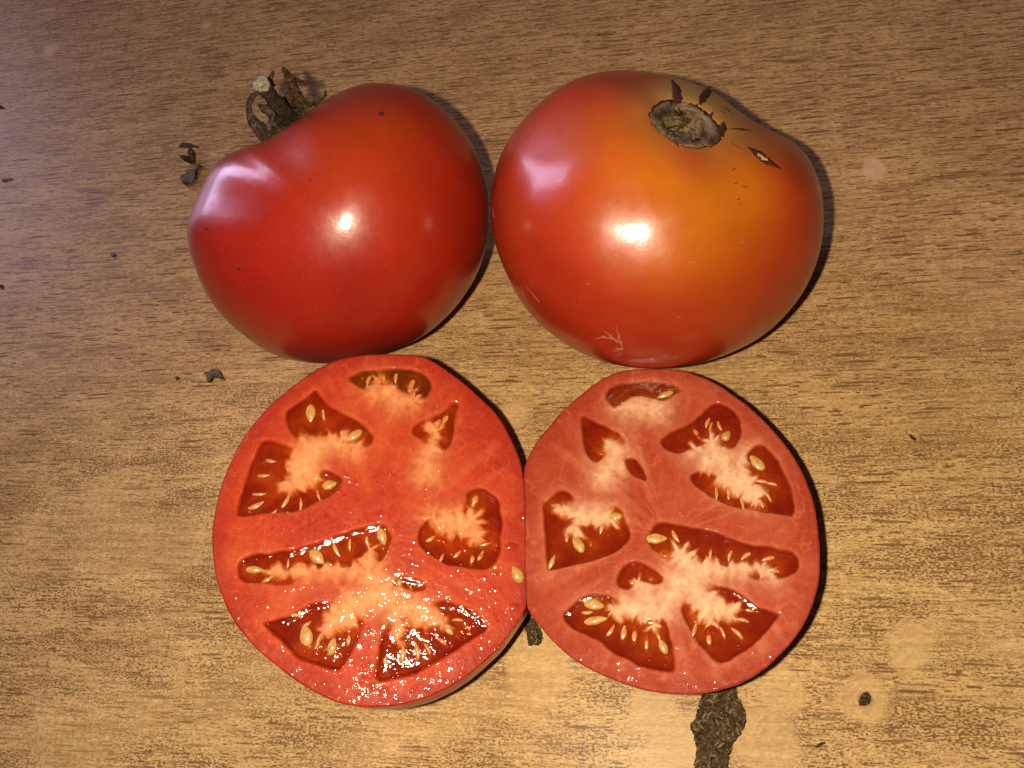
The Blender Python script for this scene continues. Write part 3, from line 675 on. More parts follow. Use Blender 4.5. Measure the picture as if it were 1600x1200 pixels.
# ================================================================== CUT HALVES
LH_OUT = [(331, 822), (342, 770), (356, 730), (382, 680), (410, 645), (440, 617), (472, 591), (505, 571), (535, 559), (590, 552), (652, 554), (677, 564), (710, 587), (745, 616), (775, 645), (795, 677), (807, 705), (816, 730), (820, 760), (822, 830), (823, 890), (824, 930), (822, 949), (813, 968), (795, 993), (777, 1017), (751, 1040), (725, 1061), (694, 1079), (660, 1094), (622, 1103), (585, 1106), (542, 1102), (517, 1094), (491, 1081), (465, 1066), (434, 1042), (403, 1017), (377, 988), (359, 960), (344, 926), (335, 893), (331, 849)]
RH_OUT = [(818, 729), (834, 695), (856, 668), (885, 636), (912, 613), (935, 595), (957, 584), (980, 577), (1030, 575), (1065, 578), (1094, 587), (1121, 600), (1155, 623), (1182, 645), (1211, 675), (1234, 704), (1254, 736), (1265, 763), (1273, 790), (1279, 826), (1282, 867), (1281, 902), (1274, 932), (1263, 965), (1244, 995), (1218, 1025), (1195, 1046), (1160, 1067), (1125, 1079), (1090, 1085), (1055, 1085), (1020, 1081), (987, 1073), (952, 1060), (917, 1043), (893, 1028), (865, 1004), (847, 983), (830, 962), (822, 945), (821, 913), (820, 867), (819, 820), (818, 770)]
LH_POCK = [
 ([(541, 591), (560, 578), (590, 574), (630, 573), (660, 580), (675, 595), (676, 608), (668, 622), (650, 626), (640, 618), (625, 615), (610, 608), (595, 603), (585, 608), (575, 612), (560, 605), (548, 598)], 'olive'),
 ([(494, 605), (475, 620), (450, 638), (442, 645), (445, 665), (457, 685), (472, 696), (484, 700), (500, 700), (530, 700), (547, 699), (565, 701), (582, 695), (587, 682), (577, 670), (560, 655), (535, 645), (515, 635), (502, 617)], 'red'),
 ([(411, 685), (402, 700), (392, 720), (382, 745), (377, 765), (370, 790), (365, 810), (402, 806), (435, 801), (472, 799), (490, 789), (517, 775), (537, 757), (535, 744), (515, 735), (490, 730), (470, 700), (440, 690)], 'red'),
 ([(706, 626), (719, 630), (712, 650), (709, 680), (705, 695), (692, 712), (678, 712), (665, 700), (657, 684), (645, 681), (642, 672), (652, 660), (677, 650), (692, 640)], 'red'),
 ([(727, 766), (745, 759), (765, 767), (785, 782), (786, 830), (781, 878), (761, 890), (735, 890), (700, 884), (663, 864), (650, 845), (655, 820), (668, 803), (700, 796), (728, 792)], 'red'),
 ([(614, 838), (604, 818), (590, 817), (558, 825), (517, 838), (475, 853), (434, 862), (395, 864), (369, 878), (371, 908), (395, 912), (418, 914), (439, 918), (460, 913), (468, 905), (500, 893), (550, 890), (579, 893), (593, 882), (609, 862)], 'red'),
 ([(403, 971), (421, 988), (447, 1009), (462, 1030), (491, 1040), (522, 1049), (535, 1045), (550, 1022), (566, 991), (573, 962), (571, 951), (560, 945), (530, 945), (511, 937), (485, 942), (468, 953), (440, 966)], 'red'),
 ([(598, 911), (614, 903), (632, 898), (655, 903), (671, 916), (660, 926), (640, 926), (622, 918), (604, 920)], 'red'),
 ([(585, 1068), (588, 1030), (593, 996), (603, 975), (625, 960), (655, 948), (678, 939), (699, 937), (725, 946), (748, 957), (764, 978), (761, 988), (730, 1004), (707, 1022), (673, 1042), (642, 1058), (609, 1064)], 'red')]
LH_CORE = [([(552, 700), (520, 690), (490, 705), (475, 735), (455, 755)], [12, 18, 29, 30, 15]), ([(545, 683), (520, 690)], [5, 8]),
 ([(598, 612), (620, 630), (645, 628)], [13, 16, 9]), ([(584, 612), (592, 596)], [8, 3]), ([(640, 626), (645, 612)], [8, 3]), ([(680, 672), (674, 700), (666, 738)], [7, 13, 17]),
 ([(675, 808), (705, 818), (735, 815), (745, 840)], [10, 22, 20, 9]), ([(580, 862), (575, 890), (600, 935)], [8, 18, 30]), ([(590, 893), (540, 892), (470, 893), (425, 895)], [14, 9, 6, 3]),
 ([(600, 925), (550, 950), (520, 975), (505, 985)], [26, 28, 18, 6]), ([(600, 930), (650, 955), (690, 975)], [28, 24, 8]), ([(610, 940), (622, 975), (624, 1000)], [20, 15, 5])]
RH_POCK = [
 ([(943, 621), (948, 605), (971, 596), (1002, 593), (1047, 596), (1065, 603), (1067, 610), (1054, 616), (1045, 626), (1035, 629), (1014, 621), (991, 621), (980, 630), (972, 643), (957, 639)], 'olive'),
 ([(906, 657), (908, 645), (921, 650), (935, 659), (957, 670), (978, 683), (978, 693), (966, 697), (957, 700), (950, 712), (946, 717), (935, 725), (921, 720), (912, 704), (909, 681)], 'red'),
 ([(969, 715), (984, 713), (998, 717), (1007, 733), (1014, 753), (996, 748), (982, 738), (973, 726)], 'red'),
 ([(926, 742), (938, 745), (948, 751), (963, 752), (961, 757), (950, 757), (937, 750)], 'red'),
 ([(844, 787), (858, 774), (876, 762), (894, 769), (899, 780), (898, 795), (920, 800), (944, 801), (948, 792), (962, 788), (973, 798), (977, 812), (984, 825), (987, 839), (980, 850), (959, 864), (931, 878), (893, 885), (863, 892), (854, 892), (852, 862), (849, 820)], 'red'),
 ([(1029, 691), (1038, 677), (1076, 661), (1094, 648), (1110, 630), (1124, 628), (1146, 639), (1160, 655), (1160, 679), (1151, 697), (1137, 704), (1128, 704), (1110, 706), (1076, 706), (1065, 709), (1043, 706)], 'red'),
 ([(1157, 715), (1164, 704), (1191, 689), (1211, 709), (1229, 740), (1238, 767), (1246, 808), (1211, 803), (1187, 801), (1160, 795), (1146, 794), (1121, 783), (1094, 765), (1073, 746), (1094, 732), (1115, 735), (1140, 745), (1160, 735)], 'red'),
 ([(1008, 839), (1017, 822), (1030, 812), (1049, 814), (1076, 821), (1113, 829), (1148, 841), (1183, 851), (1221, 855), (1244, 864), (1251, 878), (1246, 899), (1214, 906), (1181, 909), (1165, 900), (1150, 890), (1110, 890), (1070, 888), (1053, 881), (1033, 869), (1015, 855)], 'red'),
 ([(959, 906), (966, 890), (982, 878), (1001, 877), (1024, 888), (1040, 904), (1036, 912), (1010, 916), (994, 918), (987, 924), (968, 920)], 'red'),
 ([(876, 962), (886, 951), (905, 934), (921, 927), (945, 927), (963, 933), (985, 945), (1010, 960), (1024, 962), (1031, 953), (1040, 965), (1047, 988), (1054, 1018), (1059, 1051), (1033, 1050), (1010, 1046), (982, 1032), (949, 1016), (935, 1002), (912, 990), (889, 981)], 'red'),
 ([(1060, 944), (1067, 938), (1080, 938), (1095, 925), (1099, 917), (1123, 913), (1151, 920), (1183, 946), (1207, 955), (1223, 960), (1202, 983), (1183, 1007), (1160, 1021), (1137, 1035), (1120, 1037), (1097, 1016), (1083, 995), (1071, 972)], 'red')]
RH_CORE = [([(1112, 690), (1118, 712), (1140, 740), (1165, 760), (1182, 778)], [7, 18, 18, 15, 7]), ([(1085, 705), (1112, 718)], [8, 16]), ([(1160, 712), (1155, 745)], [5, 14]),
 ([(958, 697), (958, 725), (945, 742)], [7, 12, 12]), ([(880, 795), (910, 805), (950, 809)], [7, 11, 9]), ([(905, 805), (898, 825)], [10, 8]),
 ([(975, 640), (1000, 636), (1030, 640)], [8, 10, 8]), ([(1060, 865), (1080, 885), (1082, 915)], [12, 18, 18]), ([(1082, 892), (1130, 890), (1190, 890), (1205, 895)], [14, 9, 6, 4]),
 ([(1082, 915), (1105, 945), (1140, 955)], [16, 20, 11]), ([(1108, 950), (1112, 972)], [15, 4]), ([(960, 952), (1000, 950), (1030, 955), (1060, 912), (1075, 900)], [8, 20, 14, 20, 16]), ([(1000, 912), (1015, 935)], [7, 16]), ([(1020, 955), (1020, 978)], [10, 3])]

LH_CORE = [(p, [x * 0.70 for x in w]) for p, w in LH_CORE]; RH_CORE = [(p, [x * 0.84 for x in w]) for p, w in RH_CORE]
def core_field(Q, core, inp=None, want_ray=False):
    """how far a point is inside the pale placenta (pixels); inside a seed chamber its edge frays into radiating fibres"""
    best = np.full(len(Q), -1e9); ray = np.zeros(len(Q))
    for ci, (pts, w) in enumerate(core):
        pts = np.asarray(pts, float); s0 = 0.0; w = np.interp(np.linspace(0, 1, len(pts)), np.linspace(0, 1, len(w)), w)
        for a, b, wa, wb in zip(pts[:-1], pts[1:], w[:-1], w[1:]):
            ab = b - a; L = np.linalg.norm(ab); t = np.clip(((Q - a) @ ab) / (L * L), 0, 1); v = Q - (a + t[:, None] * ab)
            f = wa + (wb - wa) * t - np.linalg.norm(v, axis=1); k = f > best
            an = np.arctan2(v[:, 1], v[:, 0]); best[k] = f[k]
            ray[k] = vnoise(np.stack([(s0 + t * L) * 0.13 + ci * 31, np.cos(an) * 2.6, np.sin(an) * 2.6], 1)[k], 77)
            s0 += L
    if inp is not None:
        best = best + (ray - 0.55) * 19 * sstep(0, 8, inp) * sstep(16, -2, best)
    return (best, ray) if want_ray else best

def build_half(root, outline, pockets, core, p0, n, wet, cols, basec, bulge, seed, seeds):
    o = smooth_poly(outline, 2); NP = 560; NR = 170
    cpx = o.mean(0); rel = o - cpx; ang = np.mod(np.arctan2(rel[:, 1], rel[:, 0]), 2 * math.pi); idx = np.argsort(ang)
    ph = np.linspace(0, 2 * math.pi, NP, endpoint=False)
    Rr = np.interp(ph, ang[idx], np.hypot(rel[:, 0], rel[:, 1])[idx], period=2 * math.pi)
    Rr = Rr + (fbm(np.stack([np.cos(ph), np.sin(ph)], 1) * 12, 3, seed) - 0.5) * 1.6
    t = np.linspace(0, 1, NR) ** 0.8; t[0] = 0.0005
    Q = cpx + (t[:, None] * Rr[None, :])[..., None] * np.stack([np.cos(ph), np.sin(ph)], -1)[None]
    Qf = Q.reshape(-1, 2)
    warp = (np.stack([fbm(Qf * 0.05, 3, seed + 5), fbm(Qf * 0.05 + 90, 3, seed + 6)], 1) - 0.5) * 5
    Qw = Qf + warp
    dep = np.zeros(len(Qf)); Qc = (Qf + (np.stack([fbm(Qf * 0.11, 4, seed + 1), fbm(Qf * 0.11 + 70, 4, seed + 2)], 1) - .5) * 8)
    inp = np.full(len(Qf), -1e9); polys = []
    olive = np.zeros(len(Qf))
    for poly, kind in pockets:
        sp = smooth_poly(poly, 2); polys.append(sp); d = sdf(Qw, sp); inp = np.maximum(inp, d)
        if kind == 'olive': olive = np.maximum(olive, sstep(-2, 5, d))
    cf, rayn = core_field(Qc, core, inp, True)
    lift = sstep(-20, 1, cf)                                        # placenta rises through the gel
    wall = sstep(-1, 7, inp)
    dep = wall * (1 - lift) * (1.5 + 0.5 * fbm(Qf * 0.03, 2, seed))
    edge = (1 - t)[:, None] * Rr[None, :]; edge = edge.reshape(-1)
    hgt = -dep - 0.35 * (1 - sstep(0, 4, edge)) ** 2 + (fbm(Qf * 0.06, 3, seed + 8) - 0.5) * 0.12
    hgt -= 0.25 * np.exp(-((edge - 22) / 16) ** 2) * (fbm(Qf * 0.03, 2, seed + 3) - .3)
    W = on_plane(Qf[:, 0], Qf[:, 1], p0, n) + n * hgt[:, None]
    # pigment of the cut flesh
    mid, rim, pale, pale2, deep, oli = [np.array(c) for c in cols]
    C = np.broadcast_to(mid, (len(Qf), 3)).copy()
    C = lerp(C, rim, (sstep(34, 6, edge) * 0.9)[:, None])
    streak = fbm(np.stack([np.cos(np.tile(ph, NR)) * 9, np.sin(np.tile(ph, NR)) * 9, np.repeat(t, NP) * 1.6], 1), 4, seed + 11)
    C = lerp(C, pale, (sstep(0.48, 0.72, streak) * 0.42 * sstep(6, 30, edge))[:, None])
    cl = fbm(Qf * 0.018, 4, seed + 12); C = lerp(C, rim, (sstep(0.45, 0.7, cl) * 0.45)[:, None]); C = lerp(C, pale, (sstep(0.55, 0.25, cl) * 0.16)[:, None])
    vein = np.abs(fbm(Qf * 0.022, 4, seed + 13) - 0.5); C = lerp(C, pale, (sstep(0.022, 0.0, vein) * 0.35)[:, None])
    C = lerp(C, pale, (sstep(5, 0.5, np.abs(inp + 3)) * 0.10)[:, None])
    C = lerp(C, pale * 0.9, (sstep(-50, -2, cf) * 0.6)[:, None])
    fib = fbm(np.stack([Qf[:, 0] * 0.22, Qf[:, 1] * 0.22], 1), 3, seed + 14)
    C = lerp(C, pale2, np.clip(sstep(-26, 24, cf - (3 if wet else 0) + (fib - .5) * 10 + (rayn - .5) * 12 + 4 * sstep(0, 6, inp)) * 1.0, 0, 1)[:, None])
    C = C * lerp(1.0, 0.86 + 0.24 * rayn, sstep(-40, -4, cf))[:, None]
    dd = (sstep(0.15, 0.9, dep) * (1 - 0.45 * sstep(-22, -4, cf)))[:, None]
    C = lerp(C, lerp(deep, np.array([0.50, 0.085, 0.014]), (sstep(-38, -6, cf) * 0.85)[:, None]), dd); C = lerp(C, oli, (olive * sstep(0.15, 0.8, dep))[:, None])
    C = lerp(C, C * np.array([1.25, 1.9, 1.2]), (sstep(0.5, 0.66, fbm(Qf * 0.035, 3, seed + 15)) * sstep(0.2, 0.8, dep) * 0.6)[:, None])
    for it in seeds:
        if it[5] == 's' and it[2] < 20: continue
        dq, _t = seg_dist(Qf, [(it[0] - math.cos(math.radians(it[4])) * it[2] * .4, it[1] + math.sin(math.radians(it[4])) * it[2] * .4), (it[0] + math.cos(math.radians(it[4])) * it[2] * .4, it[1] - math.sin(math.radians(it[4])) * it[2] * .4)])
        hw = it[3] * (0.75 if it[5] != 's' else 0.6) + 3
        C = lerp(C, np.array((0.50, 0.145, 0.018) if it[5] != 's' else (0.52, 0.19, 0.04)), (np.exp(-(dq / hw) ** 2) * sstep(0.1, 0.6, dep) * (0.75 if it[5] != 's' else 0.65))[:, None])
    C = np.clip(C * (0.93 + 0.14 * fib[:, None]), 0.001, 0.95)
    flesh = mesh_obj("flesh", W, grid_faces(NR, NP), M_FLESH_WET if wet else M_FLESH_DRY, root, C)
    # rounded outer skin below the cut
    rimw = on_plane(Q[-1][:, 0], Q[-1][:, 1], p0, n) - n * 0.42
    cb = np.array([rimw[:, 0].mean() + basec[0], rimw[:, 1].mean() + basec[1]]); V = []; K = 44
    for k in range(K):
        a = k / (K - 1) * math.pi / 2; f = math.cos(a) ** 0.85; bl = 1 + bulge(ph) * float(sstep(0, 0.24, np.float64(a)))
        xy = cb + (rimw[:, :2] - cb) * np.asarray(f * bl)[..., None] if np.ndim(bl) else cb + (rimw[:, :2] - cb) * f * bl
        z = rimw[:, 2] * (1 - math.sin(a)) ** 1.0
        V.append(np.column_stack([xy, z]))
    V = np.concatenate([rimw[None] + n * 0.25, np.array(V)]).reshape(-1, 3)
    CS = np.broadcast_to(np.array([0.35, 0.018, 0.006]), V.shape)
    skin = mesh_obj("skin", V, grid_faces(K + 1, NP)[:, ::-1], M_SKIN, root, CS)
    # gel in each seed chamber
    gels = []
    for (poly, kind), sp in zip(pockets, polys):
        lo = sp.min(0) - 6; hi = sp.max(0) + 6; st = 1.8
        xs = np.arange(lo[0], hi[0], st); ys = np.arange(lo[1], hi[1], st); X, Y = np.meshgrid(xs, ys)
        G = np.stack([X.ravel(), Y.ravel()], 1); d = sdf(G + (np.stack([fbm(G * 0.05, 3, seed + 5), fbm(G * 0.05 + 90, 3, seed + 6)], 1) - 0.5) * 5, sp)
        ok = d > 0.2
        h = -0.14 - 0.22 * sstep(0, 14, d) + 0.14 * (fbm(G * 0.06, 3, seed + 21) - .5)
        cg = core_field(G + (np.stack([fbm(G * 0.11, 4, seed + 1), fbm(G * 0.11 + 70, 4, seed + 2)], 1) - .5) * 8, core, d)
        fl_ = -sstep(-1, 7, d) * (1 - sstep(-20, 1, cg)) * (1.5 + 0.5 * fbm(G * 0.03, 2, seed))
        dp = sstep(0.02, 1.15, h - fl_ + 0.25 * (fbm(G * 0.2, 2, seed + 4) - .5) * (h - fl_ > 0.05)); dp = dp * sstep(-1, 6, d)
        pg = np.ones((len(G), 4)); pg[:, :3] = dp[:, None]; pg[:, 3] = dp
        Wg = on_plane(G[:, 0], G[:, 1], p0, n) + n * h[:, None]
        nx = len(xs); ids = np.arange(len(G)).reshape(len(ys), nx)
        q = np.stack([ids[:-1, :-1], ids[1:, :-1], ids[1:, 1:], ids[:-1, 1:]], -1).reshape(-1, 4); q = q[ok[q].all(1)]
        used, inv = np.unique(q, return_inverse=True); q = inv.reshape(q.shape)
        go = mesh_obj("gel_pocket", Wg[used], q, M_GEL_OLIVE if kind == 'olive' else (M_GEL if wet else M_GEL_CALM), root, pg[used])
        gels.append(go)
    return flesh, skin, gels, polys

def seed_mesh(px, py, L, Wd, ang, p0, n, h, thick=0.55, tail=True, curl=0.0):
    """teardrop seed lying in the cut plane, sizes in photo pixels"""
    c = on_plane(np.array([px], float), np.array([py], float), p0, n)[0]
    a = math.radians(ang); q = on_plane(np.array([px + math.cos(a) * 5]), np.array([py - math.sin(a) * 5]), p0, n)[0]
    ex = (q - c); sc = np.linalg.norm(ex) / 5; ex /= np.linalg.norm(ex); ey = np.cross(n, ex)
    V = []; nu, nv = 14, 14; L2 = L * sc / 2; W2 = Wd * sc / 2
    sd = int(px * 7 + py)
    for i in range(nu):
        u = -1 + 2 * i / (nu - 1); s = math.sqrt(max(0.0, 1 - u * u)); 
        if tail: s *= (1 - 0.42 * max(u, 0) ** 1.0 * 1.1) 
        for j in range(nv):
            b = 2 * math.pi * j / nv; nz = 1 + 0.20 * (vnoise(np.array([[u * 2.5, math.cos(b) * 1.5, math.sin(b) * 1.5 + sd]]), 3)[0] - .5)
            V.append(c + n * h + ex * (u * L2) + ey * (W2 * s * math.cos(b) * nz + curl * L2 * u * u) + n * (thick * s * math.sin(b) * nz))
    return V, grid_faces(nu, nv)

def add_seeds(lst, polys, gels, p0, n):
    for it in lst:
        px, py, L, Wd, ang, st = it[:6]
        L *= RNG.uniform(0.92, 1.1); Wd *= RNG.uniform(0.85, 1.1); ang += RNG.uniform(-8, 8)
        dd = [sdf(np.array([[px, py]], float), sp)[0] for sp in polys]; g = gels[int(np.argmax(dd))]
        if st == 'c': v, f = seed_mesh(px, py, L, Wd, ang, p0, n, -0.40, 0.52); m = M_SEED
        elif st == 'o': v, f = seed_mesh(px, py, L, Wd, ang, p0, n, -0.78, 0.52); m = M_SEED_OR
        elif st == 'b': v, f = seed_mesh(px, py, L, Wd, ang, p0, n, -0.95, 0.42); m = M_SEED_OR
        else: v, f = seed_mesh(px, py, L, Wd, ang, p0, n, -0.45, 0.36, curl=0.12); m = M_FIBRE
        mesh_obj("seed" if st != 's' else "seed_fibre", v, f, m, g)

# ---- right half: its cut face lies level
pR = np.array([0, 0, 23.0]); nR = np.array([0.0, -0.01, 1.0]); nR /= np.linalg.norm(nR)
qR = on_plane(np.array([820.0]), np.array([830.0]), pR, nR)[0]
# ---- left half: touches it at the right edge and tips towards it
nL = np.array([math.sin(math.radians(16)), -0.07, math.cos(math.radians(16))]); nL /= np.linalg.norm(nL); pL = qR.copy() + np.array([0, 0, 0.25])

cL = on_plane(np.array([590.0]), np.array([840.0]), pL, nL)[0]; cR = on_plane(np.array([1050.0]), np.array([835.0]), pR, nR)[0]
th_L = thing("tomato_half", "wet cut tomato half at left, glistening with juice, tipped towards the other half", "tomato half", [cL[0], cL[1], 0], "two halves of one cut tomato")
th_R = thing("tomato_half", "duller cut tomato half at right with pinkish flesh, beside the long chipped patch", "tomato half", [cR[0], cR[1], 0], "two halves of one cut tomato")
#            mid                  rim                  pale                 core                 gel floor            olive gel floor
colsL = [(0.44, 0.037, 0.011), (0.34, 0.021, 0.009), (0.56, 0.12, 0.038), (0.74, 0.34, 0.14), (0.34, 0.034, 0.007), (0.25, 0.085, 0.007)]
colsR = [(0.37, 0.052, 0.017), (0.31, 0.034, 0.013), (0.55, 0.19, 0.10), (0.72, 0.46, 0.27), (0.31, 0.036, 0.008), (0.38, 0.075, 0.009)]
bulL = lambda ph: 0.012 + 0.105 * np.exp(-((ph - 3.55) / 0.55) ** 2) + 0.012 * np.exp(-((ph - 1.35) / 0.4) ** 2)
bulR = lambda ph: 0.004 + 0.0 * ph
SL = [(485, 645, 30, 15, 262, 'c'), (474, 676, 30, 17, 290, 'b'), (553, 680, 30, 16, 222, 'c'), (515, 757, 27, 15, 5, 'c'), (597, 838, 27, 18, 280, 'c'), (495, 870, 30, 19, 318, 'c'), (398, 890, 28, 15, 355, 'c'),
      (478, 993, 33, 20, 100, 'c'), (519, 1010, 30, 17, 70, 'c'), (624, 911, 14, 10, 280, 'c'), (642, 917, 14, 8, 280, 'o'), (599, 593, 22, 10, 260, 'o'), (643, 600, 28, 13, 250, 'o'), (694, 656, 34, 13, 235, 'o'), (682, 664, 24, 8, 240, 's'),
      (742, 781, 24, 15, 250, 'o'), (738, 872, 26, 15, 80, 'o'), (715, 866, 18, 7, 45, 's'), (673, 842, 18, 7, 25, 's'), (602, 1030, 26, 13, 65, 'o'), (630, 1022, 32, 12, 85, 's'), (652, 1016, 32, 10, 105, 's'), (700, 984, 24, 11, 150, 's'), (690, 1001, 20, 7, 140, 's'),
      (525, 860, 24, 8, 305, 's'), (546, 852, 22, 5, 275, 's'), (505, 648, 20, 6, 275, 's'), (400, 790, 28, 9, 20, 's'), (405, 772, 26, 6, 10, 's'), (412, 743, 22, 7, 5, 's'), (423, 720, 20, 8, 0, 's'), (418, 905, 22, 8, 30, 's'), (422, 894, 22, 8, 350, 's'),
      (462, 961, 22, 7, 5, 's'), (497, 1003, 26, 7, 70, 's'), (775, 886, 16, 9, 40, 'c'), (545, 1000, 22, 7, 80, 's'), (447, 783, 26, 7, 60, 's'), (470, 787, 22, 6, 85, 's'), (428, 800, 22, 6, 40, 's'), (497, 774, 18, 6, 280, 's'), (573, 846, 20, 6, 275, 's'), (450, 880, 18, 5, 80, 's'), (585, 1010, 20, 6, 70, 's'), (668, 1012, 24, 7, 120, 's'), (715, 968, 22, 6, 175, 's'), (480, 975, 18, 6, 30, 's'), (760, 850, 20, 6, 15, 's'), (752, 868, 20, 7, 60, 's'), (690, 872, 18, 6, 60, 's'), (618, 590, 18, 6, 265, 's'), (575, 594, 18, 6, 250, 's')]
SR = [(1039, 616, 28, 12, 205, 'c'), (934, 702, 26, 15, 145, 'b'), (960, 806, 27, 14, 175, 'c'), (1088, 676, 24, 12, 310, 'o'), (1135, 680, 18, 14, 60, 'c'), (1183, 722, 30, 18, 135, 'c'), (1164, 718, 12, 10, 100, 's'), (1139, 767, 30, 8, 92, 's'),
      (1187, 781, 32, 7, 118, 's'), (1198, 771, 30, 6, 135, 's'), (1190, 751, 24, 6, 165, 's'), (903, 850, 28, 17, 118, 'c'), (862, 878, 24, 10, 60, 'c'), (1025, 841, 33, 16, 355, 'c'), (928, 944, 34, 17, 350, 'c'), (931, 969, 36, 16, 8, 'c'),
      (991, 992, 32, 13, 82, 'o'), (1010, 1004, 32, 12, 92, 'o'), (1036, 1010, 26, 15, 118, 'c'), (1028, 992, 20, 6, 118, 's'), (1108, 997, 34, 12, 98, 'o'), (1130, 988, 22, 6, 118, 's'), (1152, 988, 30, 8, 140, 's'), (1170, 953, 34, 10, 178, 'o'),
      (1165, 868, 22, 7, 215, 's'), (1200, 872, 24, 8, 200, 's'), (1207, 890, 26, 9, 170, 's'), (885, 798, 26, 15, 150, 'b'), (1018, 903, 14, 12, 0, 'b'), (985, 908, 24, 10, 150, 'b'), (1040, 864, 22, 18, 340, 'b'), (1085, 965, 34, 15, 115, 'b'), (920, 845, 20, 12, 120, 'b'), (1110, 668, 20, 5, 265, 's'), (958, 706, 14, 5, 150, 's'), (975, 988, 26, 9, 80, 's'), (955, 985, 24, 8, 60, 's'), (918, 957, 20, 7, 10, 's'), (1085, 985, 26, 8, 80, 's'), (1160, 968, 22, 7, 160, 's'), (1120, 770, 24, 6, 85, 's'), (1160, 785, 24, 6, 105, 's'), (1140, 868, 20, 6, 250, 's'), (1110, 866, 20, 6, 265, 's'), (1206, 755, 20, 6, 170, 's'), (1105, 660, 18, 6, 250, 's'), (1124, 665, 18, 6, 290, 's'), (870, 790, 22, 8, 160, 's'), (940, 825, 20, 8, 250, 's'), (885, 838, 20, 7, 100, 's'), (1055, 838, 24, 8, 300, 's')]
fL, sL, gL, pyL = build_half(th_L, LH_OUT, LH_POCK, LH_CORE, pL, nL, True, colsL, (-1.0, 0), bulL, 31, SL)
fR, sR, gR, pyR = build_half(th_R, RH_OUT, RH_POCK, RH_CORE, pR, nR, False, colsR, (0, 0), bulR, 57, SR)
add_seeds(SL, pyL, gL, pL, nL); add_seeds(SR, pyR, gR, pR, nR)

# loose seed caught in the juice between the halves
v, f = seed_mesh(808, 898, 30, 20, 118, pL, nL, 0.55, 0.75)
tag(mesh_obj("tomato_seed", v, f, M_SEED), "single pale yellow seed lying in juice where the two halves meet", "seed")

# drops and film of juice on the left half
def droplets():
    V = []; Fs = []
    def drop(px, py, r, h):
        c = on_plane(np.array([px], float), np.array([py], float), pL, nL)[0] + nL * 0.02
        ex = np.cross(nL, [0, 1.0, 0]); ex /= np.linalg.norm(ex); ey = np.cross(nL, ex); b = len(V); st = RNG.uniform(0.7, 1.0); an = RNG.uniform(0, 3)
        ring = 10
        for k, (rr, hh) in enumerate(((1.0, -0.06), (0.8, 0.45), (0.5, 0.8), (0.22, 0.96))):
            for j in range(ring):
                a = 2 * math.pi * j / ring + an
                V.append(c + r * rr * (1 + 0.18 * math.sin(2 * a + an * 3)) * (math.cos(a) * ex + st * math.sin(a) * ey) + nL * h * hh)
        V.append(c + nL * h)
        for k in range(3):
            for j in range(ring): Fs.append((b + k * ring + j, b + k * ring + (j + 1) % ring, b + (k + 1) * ring + (j + 1) % ring, b + (k + 1) * ring + j))
        for j in range(ring): Fs.append((b + 3 * ring + j, b + 3 * ring + (j + 1) % ring, b + 4 * ring))
    big = [(566, 1084), (590, 1083), (583, 1071), (575, 1078), (522, 1047), (531, 1052), (783, 1011), (775, 1013), (722, 1052), (671, 1077), (645, 1053), (619, 1045), (675, 996), (655, 987), (772, 896), (758, 903), (754, 933), (777, 921), (767, 924),
           (672, 861), (718, 889), (705, 835), (804, 852), (798, 854), (438, 970), (515, 880), (510, 740), (460, 769), (389, 797), (525, 765), (622, 939), (604, 886), (636, 894), (554, 831), (468, 857), (779, 729), (710, 1064), (805, 949), (815, 938), (810, 945), (409, 893), (494, 1021), (820, 806), (693, 820), (665, 807), (595, 804), (593, 598), (648, 614), (577, 1056), (566, 1062), (600, 1075), (612, 1078), (560, 1070)]
    for x, y in big: r_ = RNG.uniform(0.75, 1.35); drop(x, y, r_, r_ * RNG.uniform(0.14, 0.20))
    for cx, cy, sx, sy, n_ in ((580, 1065, 22, 32, 60), (575, 1010, 12, 30, 22), (590, 780, 45, 35, 45), (470, 820, 60, 12, 16), (600, 900, 40, 35, 28), (745, 930, 45, 50, 30), (390, 860, 25, 50, 14), (700, 1050, 50, 22, 22), (385, 720, 25, 50, 12), (640, 1085, 60, 8, 20)):
        for _ in range(n_):
            x = RNG.normal(cx, sx); y = RNG.normal(cy, sy)
            if sdf(np.array([[x, y]]), np.array(LH_OUT, float))[0] > 5: r_ = RNG.uniform(0.25, 0.7); drop(x, y, r_, r_ * RNG.uniform(0.1, 0.2))
    mesh_obj("juice_droplets", V, Fs, M_JUICE, th_L, kind="stuff")
droplets()

# ================================================================== CRUMBS ON THE TABLE
def crumb(name, label, outline, h, mat, lift=0.0, fold=0.6, seed=1, cat="leaf fragment", group="dry fragments scattered on the table"):
    o = jag(np.array(outline, float), 26, 0.5, seed); c = o.mean(0); V = []; K = 5
    for layer in (0, 1):
        for k in range(K):
            q = c + (o - c) * (1 - k / K) if k < K - 1 else c + (o - c) * 0.02
            g = on_table(q[:, 0], q[:, 1])
            z = lift + h * (0.4 + 1.2 * fold * vnoise(q * 0.16, seed + 5)) * (1.0 if layer == 0 else 0.0) + (0.02 if layer else 0.12)
            if layer and lift: z = z + lift * 0
            g[:, 2] = np.maximum(z * (1 if not layer else 1), 0.01); V.append(g)
    V = np.concatenate(V); n = len(o)
    fs = grid_faces(K, n).tolist() + [tuple(reversed(f)) for f in grid_faces(K, n, True, K * n).tolist()]
    fs += [(j, K * n + j, K * n + (j + 1) % n, (j + 1) % n) for j in range(n)]
    return tag(mesh_obj(name, V, fs, mat), label, cat, group)
crumb("leaf_fragment", "small flat dark fragment, uppermost beside the left tomato", [(280, 229), (285, 224), (298, 224), (303, 227), (312, 229), (310, 231), (300, 230), (293, 231), (284, 231)], 0.25, M_DEBRIS, seed=2)
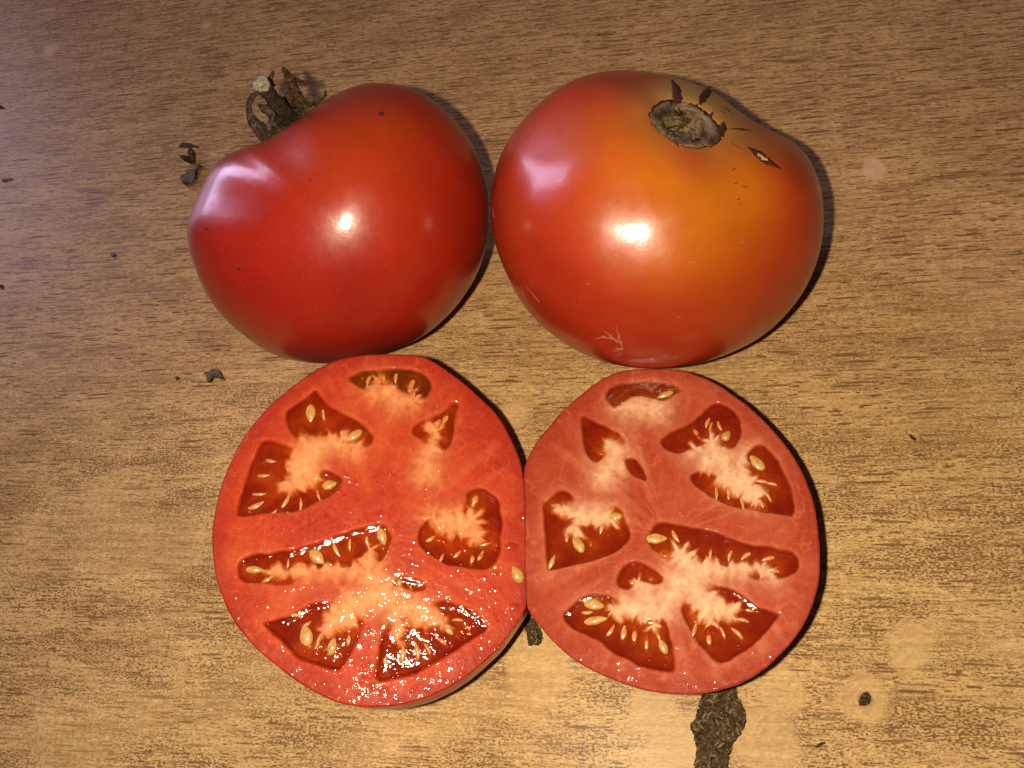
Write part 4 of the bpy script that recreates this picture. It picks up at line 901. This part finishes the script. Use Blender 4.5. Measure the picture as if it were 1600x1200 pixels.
crumb("leaf_fragment", "upright dark brown fragment with a white tip, left of the left tomato", [(298, 253), (298, 240), (301, 234), (306, 240), (306, 256), (299, 257), (294, 254), (287, 252), (286, 250), (293, 251)], 2.4, M_DEBRIS, seed=3)
crumb("leaf_fragment", "tiny cream coloured flake touching the upright brown fragment", [(275, 252), (279, 250), (285, 251), (285, 253), (278, 253)], 0.5, M_STEMEND, seed=4)
crumb("leaf_fragment", "curled greyish violet leaf fragment, lowest of the bits beside the left tomato", [(286, 284), (291, 277), (300, 273), (307, 268), (313, 264), (318, 263), (313, 270), (311, 277), (309, 285), (301, 291), (293, 292), (287, 288)], 2.2, M_DEBRIS_G, fold=1.0, seed=5)
crumb("leaf_fragment", "arched brown fragment lying left of the cut halves", [(324, 588), (328, 584), (334, 580), (343, 580), (349, 583), (348, 586), (353, 593), (350, 594), (344, 591), (336, 591), (330, 592), (330, 599), (326, 599), (327, 592)], 1.6, M_DEBRIS_G, fold=0.9, seed=6)
crumb("leaf_fragment", "slim dark sliver alone on the bare table right of the cut halves", [(1420, 680), (1424, 680), (1432, 687), (1430, 689), (1424, 686)], 0.3, M_DEBRIS, seed=7)
crumb("leaf_fragment", "thin slanting dark sliver near the blackened chip", [(1273, 1167), (1280, 1161), (1289, 1159), (1289, 1162), (1282, 1166), (1274, 1169)], 0.3, M_DEBRIS, seed=8)
crumb("leaf_fragment", "grey smudged fragment at the upper left edge of the table", [(3, 282), (9, 280), (16, 279), (20, 280), (18, 282), (10, 284), (5, 285)], 0.3, M_DEBRIS_G, seed=9)
crumb("crumb", "tiny dark blue speck, left of the left tomato", [(175, 398), (178, 396), (182, 398), (181, 402), (176, 402)], 0.6, M_BLUE, seed=10, cat="speck", group="tiny specks on the table")
crumb("crumb", "tiny black speck at the left edge of the photo", [(0, 447), (4, 445), (7, 448), (5, 451), (1, 451)], 0.5, M_DEBRIS, seed=11, cat="speck", group="tiny specks on the table")
crumb("crumb", "tiny dark speck left of the arched brown fragment", [(275, 590), (278, 588), (281, 590), (280, 594), (276, 594)], 0.5, M_DEBRIS, seed=12, cat="speck", group="tiny specks on the table")
crumb("crumb", "small dark green smudge at the top left edge", [(-3, 167), (3, 165), (7, 168), (6, 170), (-2, 170)], 0.4, M_STEM, seed=13, cat="speck", group="tiny specks on the table")

for o in COL.objects:
    if "_base" in o.keys(): del o["_base"]
